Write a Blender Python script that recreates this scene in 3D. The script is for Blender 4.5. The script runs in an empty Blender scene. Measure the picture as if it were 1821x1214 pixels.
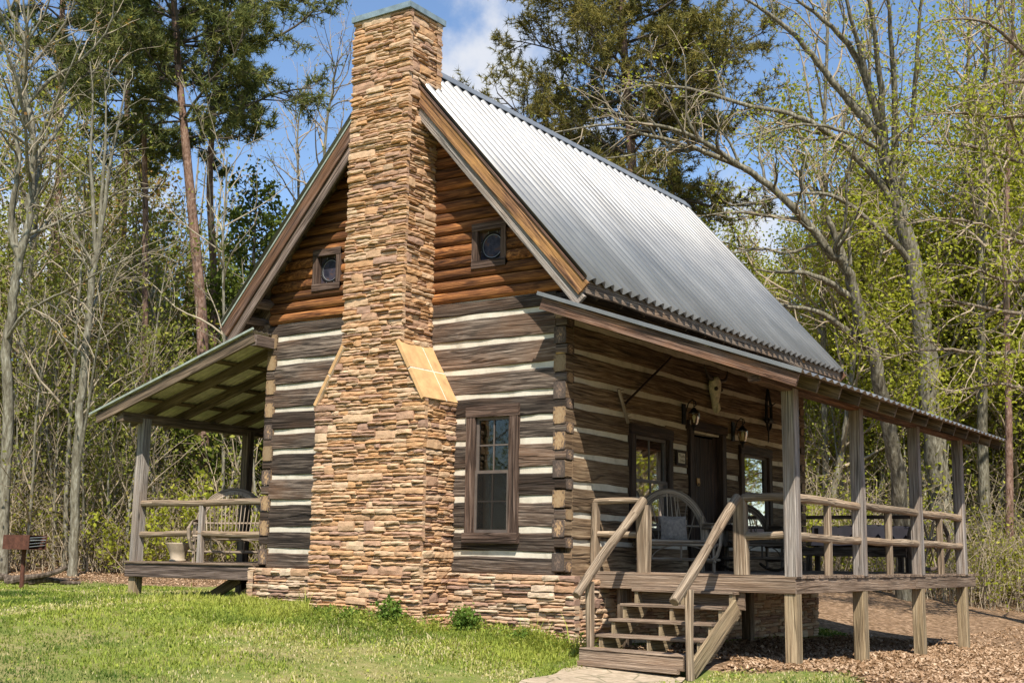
import bpy, math, random
import numpy as np
from mathutils import Vector, Matrix
R = math.radians
C = bpy.context.scene.collection
SC = bpy.context.scene

# ---------------------------------------------------------------- camera, sky, sun, exposure
CAM = np.array([8.0468, -12.9718, 0.1794]); YAW, PIT, ROLL, FPX = 0.5989, 0.1680, 0.0156, 2236.9
_cy, _sy = math.cos(YAW), math.sin(YAW)
FWD = np.array([-_sy*math.cos(PIT), _cy*math.cos(PIT), math.sin(PIT)])
_rt = np.array([_cy, _sy, 0.0]); _up = np.cross(_rt, FWD)
RT = math.cos(ROLL)*_rt+math.sin(ROLL)*_up; UP = -math.sin(ROLL)*_rt+math.cos(ROLL)*_up
cam = bpy.data.cameras.new('camera'); cam.lens = 36*FPX/1821; cam.sensor_width = 36; cam.clip_end = 2000; cam.clip_start = .05
co = bpy.data.objects.new('camera', cam); C.objects.link(co)
M = Matrix.Identity(4)
for i in range(3):
    M[i][0] = RT[i]; M[i][1] = UP[i]; M[i][2] = -FWD[i]; M[i][3] = CAM[i]
co.matrix_world = M; SC.camera = co

SUN = Vector((0.79, -1.0, 1.63)).normalized()
sl = bpy.data.lights.new('sun', 'SUN'); sl.energy = 5.0; sl.angle = R(.53); sl.color = (1, .94, .84)
so = bpy.data.objects.new('sun', sl); C.objects.link(so); so.location = (10, -10, 25)
so.rotation_euler = SUN.to_track_quat('Z', 'Y').to_euler()

W = bpy.data.worlds.new('World'); SC.world = W; W.use_nodes = True
nt = W.node_tree; nt.nodes.clear()
def N(t, ty, **kw):
    n = t.nodes.new(ty)
    for k, v in kw.items(): setattr(n, k, v)
    return n
sky = N(nt, 'ShaderNodeTexSky', sky_type='NISHITA', sun_disc=False)
sky.sun_elevation = math.asin(SUN.z); sky.sun_rotation = math.atan2(SUN.x, SUN.y)
sky.altitude = 300; sky.air_density = 1.0; sky.dust_density = .25; sky.ozone_density = 3.4
bg = N(nt, 'ShaderNodeBackground'); bg.inputs[1].default_value = .115
nt.links.new(sky.outputs[0], bg.inputs[0])
bgc = N(nt, 'ShaderNodeBackground'); bgc.inputs[0].default_value = (.93, .95, 1, 1); bgc.inputs[1].default_value = .56
tc = N(nt, 'ShaderNodeTexCoord')
def skydir(px, py):
    d = FWD+RT*(px-910.5)/FPX-UP*(py-607)/FPX
    return d/np.linalg.norm(d)
cl = None
for (px, py, rad) in ((880, 125, .085), (790, 175, .075), (1010, 260, .06), (1320, 470, .09), (130, 430, .09)):
    dd = skydir(px, py)
    vd = N(nt, 'ShaderNodeVectorMath', operation='DISTANCE'); vd.inputs[1].default_value = dd
    nt.links.new(tc.outputs['Generated'], vd.inputs[0])
    mr = N(nt, 'ShaderNodeMapRange'); mr.inputs[1].default_value = rad*1.25; mr.inputs[2].default_value = 0
    nt.links.new(vd.outputs['Value'], mr.inputs[0])
    if cl is None: cl = mr.outputs[0]
    else:
        mx = N(nt, 'ShaderNodeMath', operation='MAXIMUM'); nt.links.new(cl, mx.inputs[0]); nt.links.new(mr.outputs[0], mx.inputs[1]); cl = mx.outputs[0]
nz = N(nt, 'ShaderNodeTexNoise'); nz.inputs['Scale'].default_value = 11; nz.inputs['Detail'].default_value = 9; nz.inputs['Roughness'].default_value = .58
nt.links.new(tc.outputs['Generated'], nz.inputs['Vector'])
ad = N(nt, 'ShaderNodeMath', operation='MULTIPLY_ADD'); nt.links.new(cl, ad.inputs[0]); ad.inputs[1].default_value = .5; nt.links.new(nz.outputs[0], ad.inputs[2])
mr2 = N(nt, 'ShaderNodeMapRange', interpolation_type='SMOOTHSTEP'); mr2.inputs[1].default_value = .64; mr2.inputs[2].default_value = .92; mr2.inputs[4].default_value = .88
nt.links.new(ad.outputs[0], mr2.inputs[0])
mxs = N(nt, 'ShaderNodeMixShader'); nt.links.new(mr2.outputs[0], mxs.inputs[0]); nt.links.new(bg.outputs[0], mxs.inputs[1]); nt.links.new(bgc.outputs[0], mxs.inputs[2])
wo = N(nt, 'ShaderNodeOutputWorld'); nt.links.new(mxs.outputs[0], wo.inputs[0])
SC.view_settings.view_transform = 'Standard'; SC.view_settings.look = 'None'
SC.view_settings.exposure = 0.72; SC.view_settings.gamma = 1
SC.cycles.max_bounces = 6; SC.cycles.transparent_max_bounces = 12; SC.cycles.caustics_reflective = False; SC.cycles.caustics_refractive = False

# ---------------------------------------------------------------- helpers
def lookpt(px, depth):
    """ground-plan point seen at photo column px at the given forward depth"""
    d = FWD+RT*(px-910.5)/FPX-UP*(1000-607)/FPX
    return CAM+d*depth
def at(px, py, depth):
    return CAM+(FWD+RT*(px-910.5)/FPX-UP*(py-607)/FPX)*depth
def sstep(a, b, x):
    t = np.clip((x-a)/(b-a), 0, 1); return t*t*(3-2*t)
def gz(x, y):
    x = np.asarray(x, float); y = np.asarray(y, float)
    z = np.interp(x, [-40, -15, -8, -5.1, -2.5, 0, 2.6, 8, 30], [-.66, -.66, -.58, -.54, -.71, -.89, -.98, -1.2, -1.35])
    z = z-.026*np.clip(y, 0, 9)*sstep(-3, 1.5, x)
    z = z-.03*np.clip(-y-1, 0, 14)
    dep = (x-CAM[0])*(-.564)+(y-CAM[1])*.826
    left = sstep(2, -12, x)
    z = z+left*np.clip(dep-28, 0, 45)*.055+(1-left)*np.clip(dep-46, 0, 60)*.012
    z = z-.14*np.clip(-y, 0, .9)*sstep(-.9, .6, x)
    z = z+.03*np.sin(x*1.3+y*.7)*np.sin(y*1.1-x*.4)
    return z
def gzf(x, y): return float(gz(x, y))

class MB:
    def __init__(s): s.v = []; s.f = []; s.uv = []; s.r = []; s.m = []; s.n = 0
    def add(s, verts, faces, uvs=None, rnd=0., mat=0):
        b = s.n; s.v.extend([tuple(map(float, p)) for p in verts]); s.n += len(verts)
        for i, f in enumerate(faces):
            s.f.append([b+k for k in f]); s.m.append(mat); s.r.append(rnd)
            s.uv.append(uvs[i] if uvs else [(0, 0)]*len(f))
    def build(s, name, mats, parent=None, smooth=False, inv=True):
        me = bpy.data.meshes.new(name); me.from_pydata(s.v, [], s.f)
        ul = me.uv_layers.new(name='uv')
        flat = np.array([c for fu in s.uv for p in fu for c in p], np.float32)
        ul.data.foreach_set('uv', flat)
        at_ = me.attributes.new('rnd', 'FLOAT', 'FACE'); at_.data.foreach_set('value', np.array(s.r, np.float32))
        if not isinstance(mats, (list, tuple)): mats = [mats]
        for m in mats: me.materials.append(m)
        me.polygons.foreach_set('material_index', np.array(s.m, np.int32))
        if smooth: me.polygons.foreach_set('use_smooth', np.ones(len(s.f), bool))
        me.update()
        return link(name, me, parent, inv)
def link(name, me, parent=None, inv=True):
    o = bpy.data.objects.new(name, me); C.objects.link(o)
    if parent is not None:
        o.parent = parent
        if inv and parent.type == 'EMPTY': o.matrix_parent_inverse = Matrix.Translation(-parent.location)
    return o
def tag(o, label=None, cat=None, group=None, kind=None):
    if label: o['label'] = label
    if cat: o['category'] = cat
    if group: o['group'] = group
    if kind: o['kind'] = kind
    return o
def empty(name, loc, label, cat, group=None, rz=0):
    o = bpy.data.objects.new(name, None); C.objects.link(o); o.location = loc; o.rotation_euler = (0, 0, rz); o.empty_display_size = .2
    return tag(o, label, cat, group)
def copy_tree(o, parent=None):
    c = o.copy(); C.objects.link(c)
    if parent is not None: c.parent = parent
    for ch in list(o.children): copy_tree(ch, c)
    return c
rng = np.random.default_rng(7); random.seed(7)
def V3(*a): return np.array(a, float)
def nrm(v): return v/(np.linalg.norm(v)+1e-12)

def plank(mb, a, b, w, t, up=(0, 0, 1), mat=0, wob=0., rnd=None, seg=None, cham=.006, endmat=None, taper=1.0, twist=0):
    """board a->b; w = size across (side dir), t = size along 'up'; grain along its length"""
    a = V3(*a); b = V3(*b); L = np.linalg.norm(b-a); d = (b-a)/L
    side = nrm(np.cross(d, V3(*up))); u = np.cross(side, d)
    n = max(1, int(L/(seg or .5))) if wob or twist else 1
    if rnd is None: rnd = random.random()
    ph = [random.uniform(0, 6.28) for _ in range(8)]
    c = min(cham, w*.3, t*.3); w2, t2 = w/2, t/2
    prof = [(-w2+c, -t2), (w2-c, -t2), (w2, -t2+c), (w2, t2-c), (w2-c, t2), (-w2+c, t2), (-w2, t2-c), (-w2, -t2+c)]
    per = [0]
    for k in range(8):
        p, q = prof[k], prof[(k+1) % 8]; per.append(per[-1]+math.hypot(p[0]-q[0], p[1]-q[1]))
    verts = []; ou, ov = random.uniform(0, 40), random.uniform(0, 40)
    for i in range(n+1):
        f = i/n; s = f*L; k_ = 1+(taper-1)*f
        du = wob*(math.sin(s*1.7+ph[0])+.6*math.sin(s*4.3+ph[1])); dv = wob*(math.sin(s*1.9+ph[2])+.6*math.sin(s*3.7+ph[3]))
        kw = 1+(wob/w)*1.2*math.sin(s*2.6+ph[4])+(wob/w)*.7*math.sin(s*6.1+ph[5])
        for (x, y) in prof:
            verts.append(a+d*s+side*(x*k_*kw+du)+u*(y*k_*kw+dv))
    faces = []; uvs = []
    for i in range(n):
        for k in range(8):
            k2 = (k+1) % 8
            faces.append([i*8+k, i*8+k2, (i+1)*8+k2, (i+1)*8+k])
            s0, s1 = i/n*L+ou, (i+1)/n*L+ou
            uvs.append([(s0, per[k]+ov), (s0, per[k+1]+ov), (s1, per[k+1]+ov), (s1, per[k]+ov)])
    mb.add(verts, faces, uvs, rnd, mat)
    em = mat if endmat is None else endmat
    e0 = [verts[k] for k in range(8)]; e1 = [verts[n*8+k] for k in range(8)]
    euv = [(x*8+ou, y+ov) for (x, y) in prof]
    if endmat is not None: euv = [(x/w, y/t) for (x, y) in prof]
    mb.add(e0, [list(range(7, -1, -1))], [euv[::-1]], rnd, em); mb.add(e1, [list(range(8))], [euv], rnd, em)

def tube(mb, pts, rad, n=8, mat=0, rnd=None, caps=True, endmat=None, knob=0.):
    pts = [V3(*p) for p in pts]; m = len(pts)
    if not hasattr(rad, '__len__'): rad = [rad]*m
    if rnd is None: rnd = random.random()
    tang = [nrm(pts[min(i+1, m-1)]-pts[max(i-1, 0)]) for i in range(m)]
    ref = V3(0, 0, 1) if abs(tang[0][2]) < .9 else V3(1, 0, 0)
    a = nrm(np.cross(tang[0], ref)); verts = []; ls = [0]; ou = random.uniform(0, 30)
    for i in range(m):
        a = nrm(a-tang[i]*np.dot(a, tang[i])); b = np.cross(tang[i], a)
        if i: ls.append(ls[-1]+np.linalg.norm(pts[i]-pts[i-1]))
        for k in range(n):
            th = 2*math.pi*k/n; rr = rad[i]*(1+knob*random.uniform(-1, 1))
            verts.append(pts[i]+rr*(math.cos(th)*a+math.sin(th)*b))
    faces = []; uvs = []
    for i in range(m-1):
        for k in range(n):
            k2 = (k+1) % n
            faces.append([i*n+k, i*n+k2, (i+1)*n+k2, (i+1)*n+k])
            c0, c1 = k/n*6.28*rad[i]+ou, (k+1)/n*6.28*rad[i]+ou
            uvs.append([(ls[i]+ou, c0), (ls[i]+ou, c1), (ls[i+1]+ou, c1), (ls[i+1]+ou, c0)])
    mb.add(verts, faces, uvs, rnd, mat)
    if caps:
        em = mat if endmat is None else endmat
        cu = [(.45*math.cos(6.283*k/n), .45*math.sin(6.283*k/n)) for k in range(n)]
        mb.add(verts[:n], [list(range(n))[::-1]], [cu[::-1]], rnd, em); mb.add(verts[-n:], [list(range(n))], [cu], rnd, em)
def logpole(mb, a, b, r, n=10, mat=0, wob=.008, endmat=None, knob=.03):
    a = V3(*a); b = V3(*b); L = np.linalg.norm(b-a); k = max(3, int(L/.28)); d = (b-a)/L
    s = nrm(np.cross(d, V3(.1, .2, 1))); u = np.cross(s, d); ph = [random.uniform(0, 6.28) for _ in range(4)]
    pts = [a+d*L*i/k+s*wob*math.sin(i*1.1+ph[0])+u*wob*math.sin(i*.9+ph[1]) for i in range(k+1)]
    rs = [r*(1+.06*math.sin(i*1.7+ph[2])+.04*math.sin(i*3.1+ph[3])) for i in range(k+1)]
    p0 = [pts[0]-d*.012]; p1 = [pts[-1]+d*.012]
    tube(mb, p0+pts+p1, [rs[0]*.82]+rs+[rs[-1]*.82], n, mat, endmat=endmat, knob=knob)
def lathe(mb, c, prof, n=14, axis=(0, 0, 1), mat=0, rnd=.5):
    c = V3(*c); verts = []; faces = []
    for (r, z) in prof:
        for k in range(n):
            t = 6.2832*k/n; verts.append(c+V3(r*math.cos(t), r*math.sin(t), z))
    for i in range(len(prof)-1):
        for k in range(n):
            k2 = (k+1) % n; faces.append([i*n+k, i*n+k2, (i+1)*n+k2, (i+1)*n+k])
    mb.add(verts, faces, [[(0, 0), (.1, 0), (.1, .1), (0, .1)]]*len(faces), rnd, mat)

def mk(name, V, groups, mats, rnds=None, parent=None, inv=True, smooth=False):
    """bulk mesh: groups = [(face index array (n,k), material index)], rnds = per-face floats per group"""
    me = bpy.data.meshes.new(name); me.vertices.add(len(V)); me.vertices.foreach_set('co', np.asarray(V, np.float32).ravel())
    groups = [g for g in groups if len(g[0])]
    nl = sum(g[0].size for g in groups); nf = sum(len(g[0]) for g in groups)
    me.loops.add(nl); me.polygons.add(nf)
    me.loops.foreach_set('vertex_index', np.concatenate([g[0].ravel() for g in groups]).astype(np.int32))
    tot = np.concatenate([np.full(len(g[0]), g[0].shape[1]) for g in groups]); st = np.concatenate([[0], np.cumsum(tot)[:-1]])
    me.polygons.foreach_set('loop_start', st.astype(np.int32))
    me.polygons.foreach_set('material_index', np.concatenate([np.full(len(g[0]), g[1]) for g in groups]).astype(np.int32))
    a = me.attributes.new('rnd', 'FLOAT', 'FACE')
    rr = np.concatenate([(np.asarray(g[2]) if len(g) > 2 else np.full(len(g[0]), .5)) for g in groups])
    a.data.foreach_set('value', rr.astype(np.float32))
    if smooth: me.polygons.foreach_set('use_smooth', np.ones(nf, bool))
    if not isinstance(mats, (list, tuple)): mats = [mats]
    for m in mats: me.materials.append(m)
    me.update(calc_edges=True); me.validate()
    return link(name, me, parent, inv) if name else me

# ---------------------------------------------------------------- materials
def newmat(name):
    m = bpy.data.materials.new(name); m.use_nodes = True; t = m.node_tree
    return m, t, t.nodes['Principled BSDF']
def ramp(t, stops, src):
    r = N(t, 'ShaderNodeValToRGB'); e = r.color_ramp.elements
    while len(e) < len(stops): e.new(.5)
    for i, (p, c) in enumerate(stops): e[i].position = p; e[i].color = (*c, 1) if len(c) == 3 else c
    t.links.new(src, r.inputs[0]); return r.outputs[0]
def noise(t, vec, scale, detail=5, rough=.6, dist=0):
    n = N(t, 'ShaderNodeTexNoise'); n.inputs['Scale'].default_value = scale; n.inputs['Detail'].default_value = detail
    n.inputs['Roughness'].default_value = rough; n.inputs['Distortion'].default_value = dist
    t.links.new(vec, n.inputs['Vector']); return n.outputs[0]
def mapping(t, vec, scale, off=None):
    m = N(t, 'ShaderNodeMapping'); m.inputs['Scale'].default_value = scale; t.links.new(vec, m.inputs[0])
    if off is not None: t.links.new(off, m.inputs['Location'])
    return m.outputs[0]
def mix(t, f, a, b, mode='MIX'):
    m = N(t, 'ShaderNodeMix', data_type='RGBA', blend_type=mode)
    for s, v in ((m.inputs[0], f), (m.inputs[6], a), (m.inputs[7], b)):
        if hasattr(v, 'links'): t.links.new(v, s)
        elif isinstance(v, (int, float)): s.default_value = v
        else: s.default_value = (*v, 1)
    return m.outputs[2]
def mth(t, op, a, b=None, c=None):
    m = N(t, 'ShaderNodeMath', operation=op)
    for s, v in zip(m.inputs, (a, b, c)):
        if v is None: continue
        if hasattr(v, 'links'): t.links.new(v, s)
        else: s.default_value = v
    return m.outputs[0]
def rndattr(t):
    a = N(t, 'ShaderNodeAttribute', attribute_name='rnd'); return a.outputs['Fac']
def vnoise(x, y, sc, seed):
    g = np.random.default_rng(seed).random((64, 64)); u, v = np.asarray(x)/sc+1000, np.asarray(y)/sc+1000; i, j = np.floor(u).astype(int), np.floor(v).astype(int); f, h = u-i, v-j; f = f*f*(3-2*f); h = h*h*(3-2*h)
    G = lambda a, b: g[a % 64, b % 64]
    return (G(i, j)*(1-f)+G(i+1, j)*f)*(1-h)+(G(i, j+1)*(1-f)+G(i+1, j+1)*f)*h
def bump(t, p, h, s=.4, d=.01):
    b = N(t, 'ShaderNodeBump'); b.inputs['Strength'].default_value = s; b.inputs['Distance'].default_value = d
    t.links.new(h, b.inputs['Height']); t.links.new(b.outputs[0], p.inputs['Normal'])

def wood(name, dark, mid, light, patch=None, pamt=.5, gs=26, rough=.85, crack=.55, knots=(.55, .3, .1), kn=.35, var=.35, bmp=.5, fig=0):
    m, t, p = newmat(name)
    uv = N(t, 'ShaderNodeUVMap', uv_map='uv').outputs[0]; r = rndattr(t)
    v1 = mapping(t, uv, (1.6, gs, 1)); v2 = mapping(t, uv, (.9, 3.2, 1)); v3 = mapping(t, uv, (.55, gs*1.6, 1))
    g = noise(t, v1, 1, 8, .68, .7)
    col = ramp(t, [(.36, dark), (.49, mid), (.63, light)], g)
    if fig:   # cathedral figure of flat-sawn pine
        wv = N(t, 'ShaderNodeTexWave', wave_type='BANDS', bands_direction='Y'); wv.inputs['Scale'].default_value = 7; wv.inputs['Distortion'].default_value = 7
        wv.inputs['Detail'].default_value = 2; wv.inputs['Detail Scale'].default_value = .9
        t.links.new(mapping(t, uv, (.7, 2.2, 1)), wv.inputs['Vector'])
        col = mix(t, mth(t, 'MULTIPLY', ramp(t, [(.45, (0, 0, 0)), (.95, (1, 1, 1))], wv.outputs[1]), fig), col, dark)
    b = noise(t, v2, 1, 4, .6)
    if patch:
        col = mix(t, mth(t, 'MULTIPLY', ramp(t, [(.45, (0, 0, 0)), (.72, (1, 1, 1))], b), pamt), col, patch)
    # bleached / stained broad bands
    b2 = noise(t, mapping(t, uv, (.5, 7, 1)), 1.3, 5, .6)
    col = mix(t, .75, col, ramp(t, [(.3, (.5, .48, .47)), (.52, (1, 1, 1)), (.72, (1.4, 1.36, 1.32))], b2), 'MULTIPLY')
    # drying checks
    ck = noise(t, v3, 1, 3, .5, .3); ckm = ramp(t, [(.36, (1, 1, 1)), (.41, (0, 0, 0))], ck)
    col = mix(t, mth(t, 'MULTIPLY', ckm, crack), col, tuple(x*.28 for x in dark))
    c2 = noise(t, mapping(t, uv, (.32, gs*.17, 1)), 1, 2, .5, .4); c2 = ramp(t, [(.006, (1, 1, 1)), (.02, (0, 0, 0))], mth(t, 'ABSOLUTE', mth(t, 'SUBTRACT', c2, .5)))
    col = mix(t, mth(t, 'MULTIPLY', c2, crack*.9), col, tuple(x*.2 for x in dark)); ckm = mth(t, 'ADD', ckm, mth(t, 'MULTIPLY', c2, 1.5))
    if kn:
        vo = N(t, 'ShaderNodeTexVoronoi'); vo.inputs['Scale'].default_value = 1
        t.links.new(mapping(t, uv, (1.1, 4.2, 1)), vo.inputs['Vector'])
        km = ramp(t, [(.05, (1, 1, 1)), (.16, (0, 0, 0))], mth(t, 'ADD', vo.outputs['Distance'], mth(t, 'MULTIPLY', g, .09)))
        sel = mth(t, 'GREATER_THAN', N_sep(t, vo.outputs['Color']), 1-kn)
        col = mix(t, mth(t, 'MULTIPLY', km, sel), col, knots)
    k = mth(t, 'MULTIPLY_ADD', r, 2*var, 1-var)
    cm = N(t, 'ShaderNodeCombineColor'); [t.links.new(k, cm.inputs[i]) for i in range(3)]
    col = mix(t, 1., col, cm.outputs[0], 'MULTIPLY')
    t.links.new(col, p.inputs['Base Color']); p.inputs['Roughness'].default_value = rough; p.inputs['Specular IOR Level'].default_value = .25
    h = mth(t, 'SUBTRACT', g, mth(t, 'MULTIPLY', ckm, .7)); bump(t, p, h, bmp, .012)
    return m
def N_sep(t, c):
    s = N(t, 'ShaderNodeSeparateColor'); t.links.new(c, s.inputs[0]); return s.outputs[0]

M_log = wood('dark_hewn_log', (.014, .01, .008), (.064, .047, .036), (.21, .165, .13), patch=(.14, .075, .042), pamt=.65, gs=64, kn=.2, knots=(.6, .36, .13), var=.62, bmp=.8)
M_logp = wood('brown_hewn_log', (.05, .031, .018), (.17, .112, .066), (.33, .24, .15), patch=(.12, .07, .036), pamt=.6, gs=60, kn=.05, var=.35, bmp=.7)
M_side = wood('stained_log_siding', (.045, .016, .007), (.175, .066, .021), (.36, .155, .05), patch=(.06, .026, .012), pamt=.75, gs=34, kn=.1, crack=.4, knots=(.5, .27, .07), var=.5, bmp=.4)
M_grey = wood('weathered_grey_post', (.085, .07, .058), (.25, .215, .185), (.42, .375, .335), patch=(.27, .18, .115), pamt=.6, gs=90, kn=.16, knots=(.2, .09, .04), var=.15, crack=.7)
M_rail = wood('weathered_rail', (.085, .06, .038), (.25, .185, .125), (.42, .335, .24), patch=(.24, .15, .085), pamt=.6, gs=75, kn=.1, knots=(.16, .09, .05), var=.2)
M_deck = wood('porch_board', (.08, .053, .036), (.25, .178, .122), (.41, .315, .235), patch=(.22, .13, .075), pamt=.5, gs=85, kn=.08, var=.22, fig=.6)
M_pier = wood('treated_pier', (.13, .09, .05), (.3, .22, .13), (.44, .345, .22), patch=(.2, .155, .08), pamt=.5, gs=64, kn=.08, var=.15, fig=.4)
M_fasc = wood('fascia_brown', (.035, .02, .014), (.105, .06, .042), (.21, .135, .1), patch=(.28, .115, .035), pamt=.5, gs=50, kn=.15, knots=(.4, .2, .06), var=.3)
M_eave = wood('eave_board', (.06, .042, .03), (.19, .14, .1), (.32, .25, .19), patch=(.24, .13, .06), pamt=.5, gs=60, kn=.4, knots=(.42, .21, .06), var=.2)
M_fasg = wood('fascia_grey', (.06, .04, .031), (.15, .108, .085), (.28, .215, .18), gs=60, kn=.05, var=.25)
M_orng = wood('peeled_board', (.05, .025, .014), (.17, .085, .043), (.36, .19, .085), patch=(.5, .26, .08), pamt=.85, gs=36, kn=.12, var=.25)
M_raft = wood('dark_rafter', (.06, .042, .028), (.14, .1, .066), (.24, .175, .12), gs=34, kn=.05, var=.3)
M_dark = wood('dark_door_wood', (.012, .007, .005), (.035, .019, .012), (.07, .04, .025), gs=22, kn=0, var=.2, rough=.6)
M_frame = wood('window_casing', (.028, .017, .012), (.08, .049, .035), (.16, .11, .085), gs=40, kn=.05, var=.25)
M_twig = wood('bent_willow', (.12, .09, .065), (.28, .215, .155), (.44, .36, .28), gs=40, kn=0, var=.3)
M_twigd = wood('dark_bent_willow', (.05, .036, .026), (.12, .09, .064), (.2, .15, .11), gs=40, kn=0, var=.3)
M_bench = wood('bench_board', (.04, .028, .021), (.1, .072, .055), (.17, .13, .1), gs=24, kn=.03, var=.2)

def endgrain():
    m, t, p = newmat('log_end_grain')
    uv = N(t, 'ShaderNodeUVMap', uv_map='uv').outputs[0]
    ln = N(t, 'ShaderNodeVectorMath', operation='LENGTH'); t.links.new(uv, ln.inputs[0])
    nn = noise(t, uv, 6, 4); d = mth(t, 'ADD', mth(t, 'MULTIPLY_ADD', nn, .95, mth(t, 'MULTIPLY', ln.outputs['Value'], .5)), mth(t, 'MULTIPLY_ADD', rndattr(t), .5, -.42))
    col = ramp(t, [(.18, (.52, .36, .2)), (.4, (.42, .26, .13)), (.5, (.14, .095, .07)), (.72, (.05, .036, .028))], d)
    rg = N(t, 'ShaderNodeTexWave', wave_type='RINGS', rings_direction='Z'); rg.inputs['Scale'].default_value = 9; rg.inputs['Distortion'].default_value = 1.5
    t.links.new(uv, rg.inputs['Vector'])
    col = mix(t, .4, col, ramp(t, [(.2, (.55, .5, .45)), (.6, (1, 1, 1))], rg.outputs[1]), 'MULTIPLY')
    r = rndattr(t); k = mth(t, 'MULTIPLY_ADD', r, .9, .45); cm = N(t, 'ShaderNodeCombineColor'); [t.links.new(k, cm.inputs[i]) for i in range(3)]
    col = mix(t, 1., col, cm.outputs[0], 'MULTIPLY')
    t.links.new(col, p.inputs['Base Color']); p.inputs['Roughness'].default_value = .9
    return m
M_end = endgrain()
def chink():
    m, t, p = newmat('lime_chinking'); tcn = N(t, 'ShaderNodeTexCoord').outputs['Object']
    a = noise(t, tcn, 4, 8, .7); col = ramp(t, [(.3, (.36, .31, .24)), (.45, (.54, .48, .38)), (.7, (.66, .6, .49))], a)
    t.links.new(col, p.inputs['Base Color']); p.inputs['Roughness'].default_value = .95; bump(t, p, noise(t, tcn, 60, 5), .35, .006); return m
M_chink = chink()
def stone(name, pal, sc=1.):
    m, t, p = newmat(name); r = rndattr(t); tcn = N(t, 'ShaderNodeTexCoord').outputs['Object']
    rr = N(t, 'ShaderNodeValToRGB'); rr.color_ramp.interpolation = 'CONSTANT'; e = rr.color_ramp.elements
    while len(e) < len(pal): e.new(.5)
    for i, c in enumerate(pal): e[i].position = i/len(pal); e[i].color = (*c, 1)
    t.links.new(r, rr.inputs[0]); col = rr.outputs[0]
    n1 = noise(t, mapping(t, tcn, (1, 1, 3)), 7, 6, .65); n2 = noise(t, tcn, 55, 5, .6)
    col = mix(t, .8, col, ramp(t, [(.28, (.7, .63, .58)), (.5, (1, .98, .95)), (.72, (1.25, 1.22, 1.15))], n1), 'MULTIPLY')
    col = mix(t, .6, col, ramp(t, [(.3, (.72, .7, .68)), (.6, (1.12, 1.1, 1.08))], n2), 'MULTIPLY')
    t.links.new(col, p.inputs['Base Color']); p.inputs['Roughness'].default_value = .9; p.inputs['Specular IOR Level'].default_value = .25
    bump(t, p, mth(t, 'ADD', n1, mth(t, 'MULTIPLY', n2, .5)), .6, .012); return m
M_stone = stone('ledge_stone', [(.46, .285, .165), (.49, .32, .19), (.45, .265, .14), (.52, .36, .23), (.4, .25, .165), (.48, .29, .155), (.53, .385, .255), (.38, .24, .165), (.47, .31, .195), (.45, .285, .17), (.33, .21, .15), (.5, .34, .215), (.46, .27, .135), (.49, .345, .23)])
M_found = stone('foundation_stone', [(.42, .27, .165), (.47, .34, .23), (.38, .23, .14), (.49, .38, .28), (.33, .21, .15), (.43, .28, .18), (.51, .4, .29), (.28, .18, .135), (.42, .31, .215)])
def simple(name, col, rough=.7, metal=0, spec=.4, ns=0, nv=.3, bm=0):
    m, t, p = newmat(name); p.inputs['Roughness'].default_value = rough; p.inputs['Metallic'].default_value = metal; p.inputs['Specular IOR Level'].default_value = spec
    if ns:
        tcn = N(t, 'ShaderNodeTexCoord').outputs['Object']; a = noise(t, tcn, ns, 6, .65)
        c = mix(t, 1., col, ramp(t, [(.3, (1-nv,)*3), (.7, (1+nv,)*3)], a), 'MULTIPLY'); t.links.new(c, p.inputs['Base Color'])
        if bm: bump(t, p, a, bm, .01)
    else: p.inputs['Base Color'].default_value = (*col, 1)
    return m
M_core = simple('stone_core', (.16, .11, .07), .95, ns=20)
def metalroof():
    m, t, p = newmat('galvanised_sheet'); tcn = N(t, 'ShaderNodeTexCoord').outputs['Object']
    a = noise(t, tcn, 1.1, 6, .6); b = noise(t, mapping(t, tcn, (.5, 14, .5)), 1.5, 5, .6); c = noise(t, tcn, 70, 3)
    col = ramp(t, [(.3, (.25, .242, .228)), (.55, (.35, .34, .322)), (.75, (.45, .437, .415))], mth(t, 'MULTIPLY_ADD', b, .6, mth(t, 'MULTIPLY', a, .4)))
    col = mix(t, .5, col, ramp(t, [(.3, (.85, .85, .86)), (.7, (1.1, 1.1, 1.1))], c), 'MULTIPLY')
    sy = N(t, 'ShaderNodeSeparateXYZ'); t.links.new(tcn, sy.inputs[0]); wn = N(t, 'ShaderNodeTexWhiteNoise', noise_dimensions='1D'); t.links.new(mth(t, 'FLOOR', mth(t, 'DIVIDE', sy.outputs['Y'], .66)), wn.inputs['W'])
    k = mth(t, 'MULTIPLY_ADD', wn.outputs['Value'], .2, .9); cm = N(t, 'ShaderNodeCombineColor'); [t.links.new(k, cm.inputs[i]) for i in range(3)]; col = mix(t, 1., col, cm.outputs[0], 'MULTIPLY')
    t.links.new(col, p.inputs['Base Color']); p.inputs['Metallic'].default_value = .88
    t.links.new(ramp(t, [(.3, (.5,)*3), (.7, (.62,)*3)], a), p.inputs['Roughness']); return m
M_metal = metalroof()
M_under = simple('sheet_underside', (.52, .48, .42), .6, .0, ns=6, nv=.25)
M_ridge = simple('ridge_cap', (.22, .235, .25), .5, .5, ns=5, nv=.2)
M_cap = simple('patinated_copper', (.22, .28, .3), .55, .35, ns=9, nv=.3)
M_slab = simple('shoulder_slab', (.52, .31, .14), .8, ns=5, nv=.28, bm=.2)
M_grout = simple('grout', (.62, .52, .4), .95, ns=30)
M_green = simple('green_flashing', (.3, .33, .28), .55, .2, ns=9, nv=.25)
M_iron = simple('black_iron', (.018, .016, .015), .5, .6, ns=30)
M_rust = simple('rusted_steel', (.1, .04, .025), .8, .3, ns=14, nv=.45, bm=.3)
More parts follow.
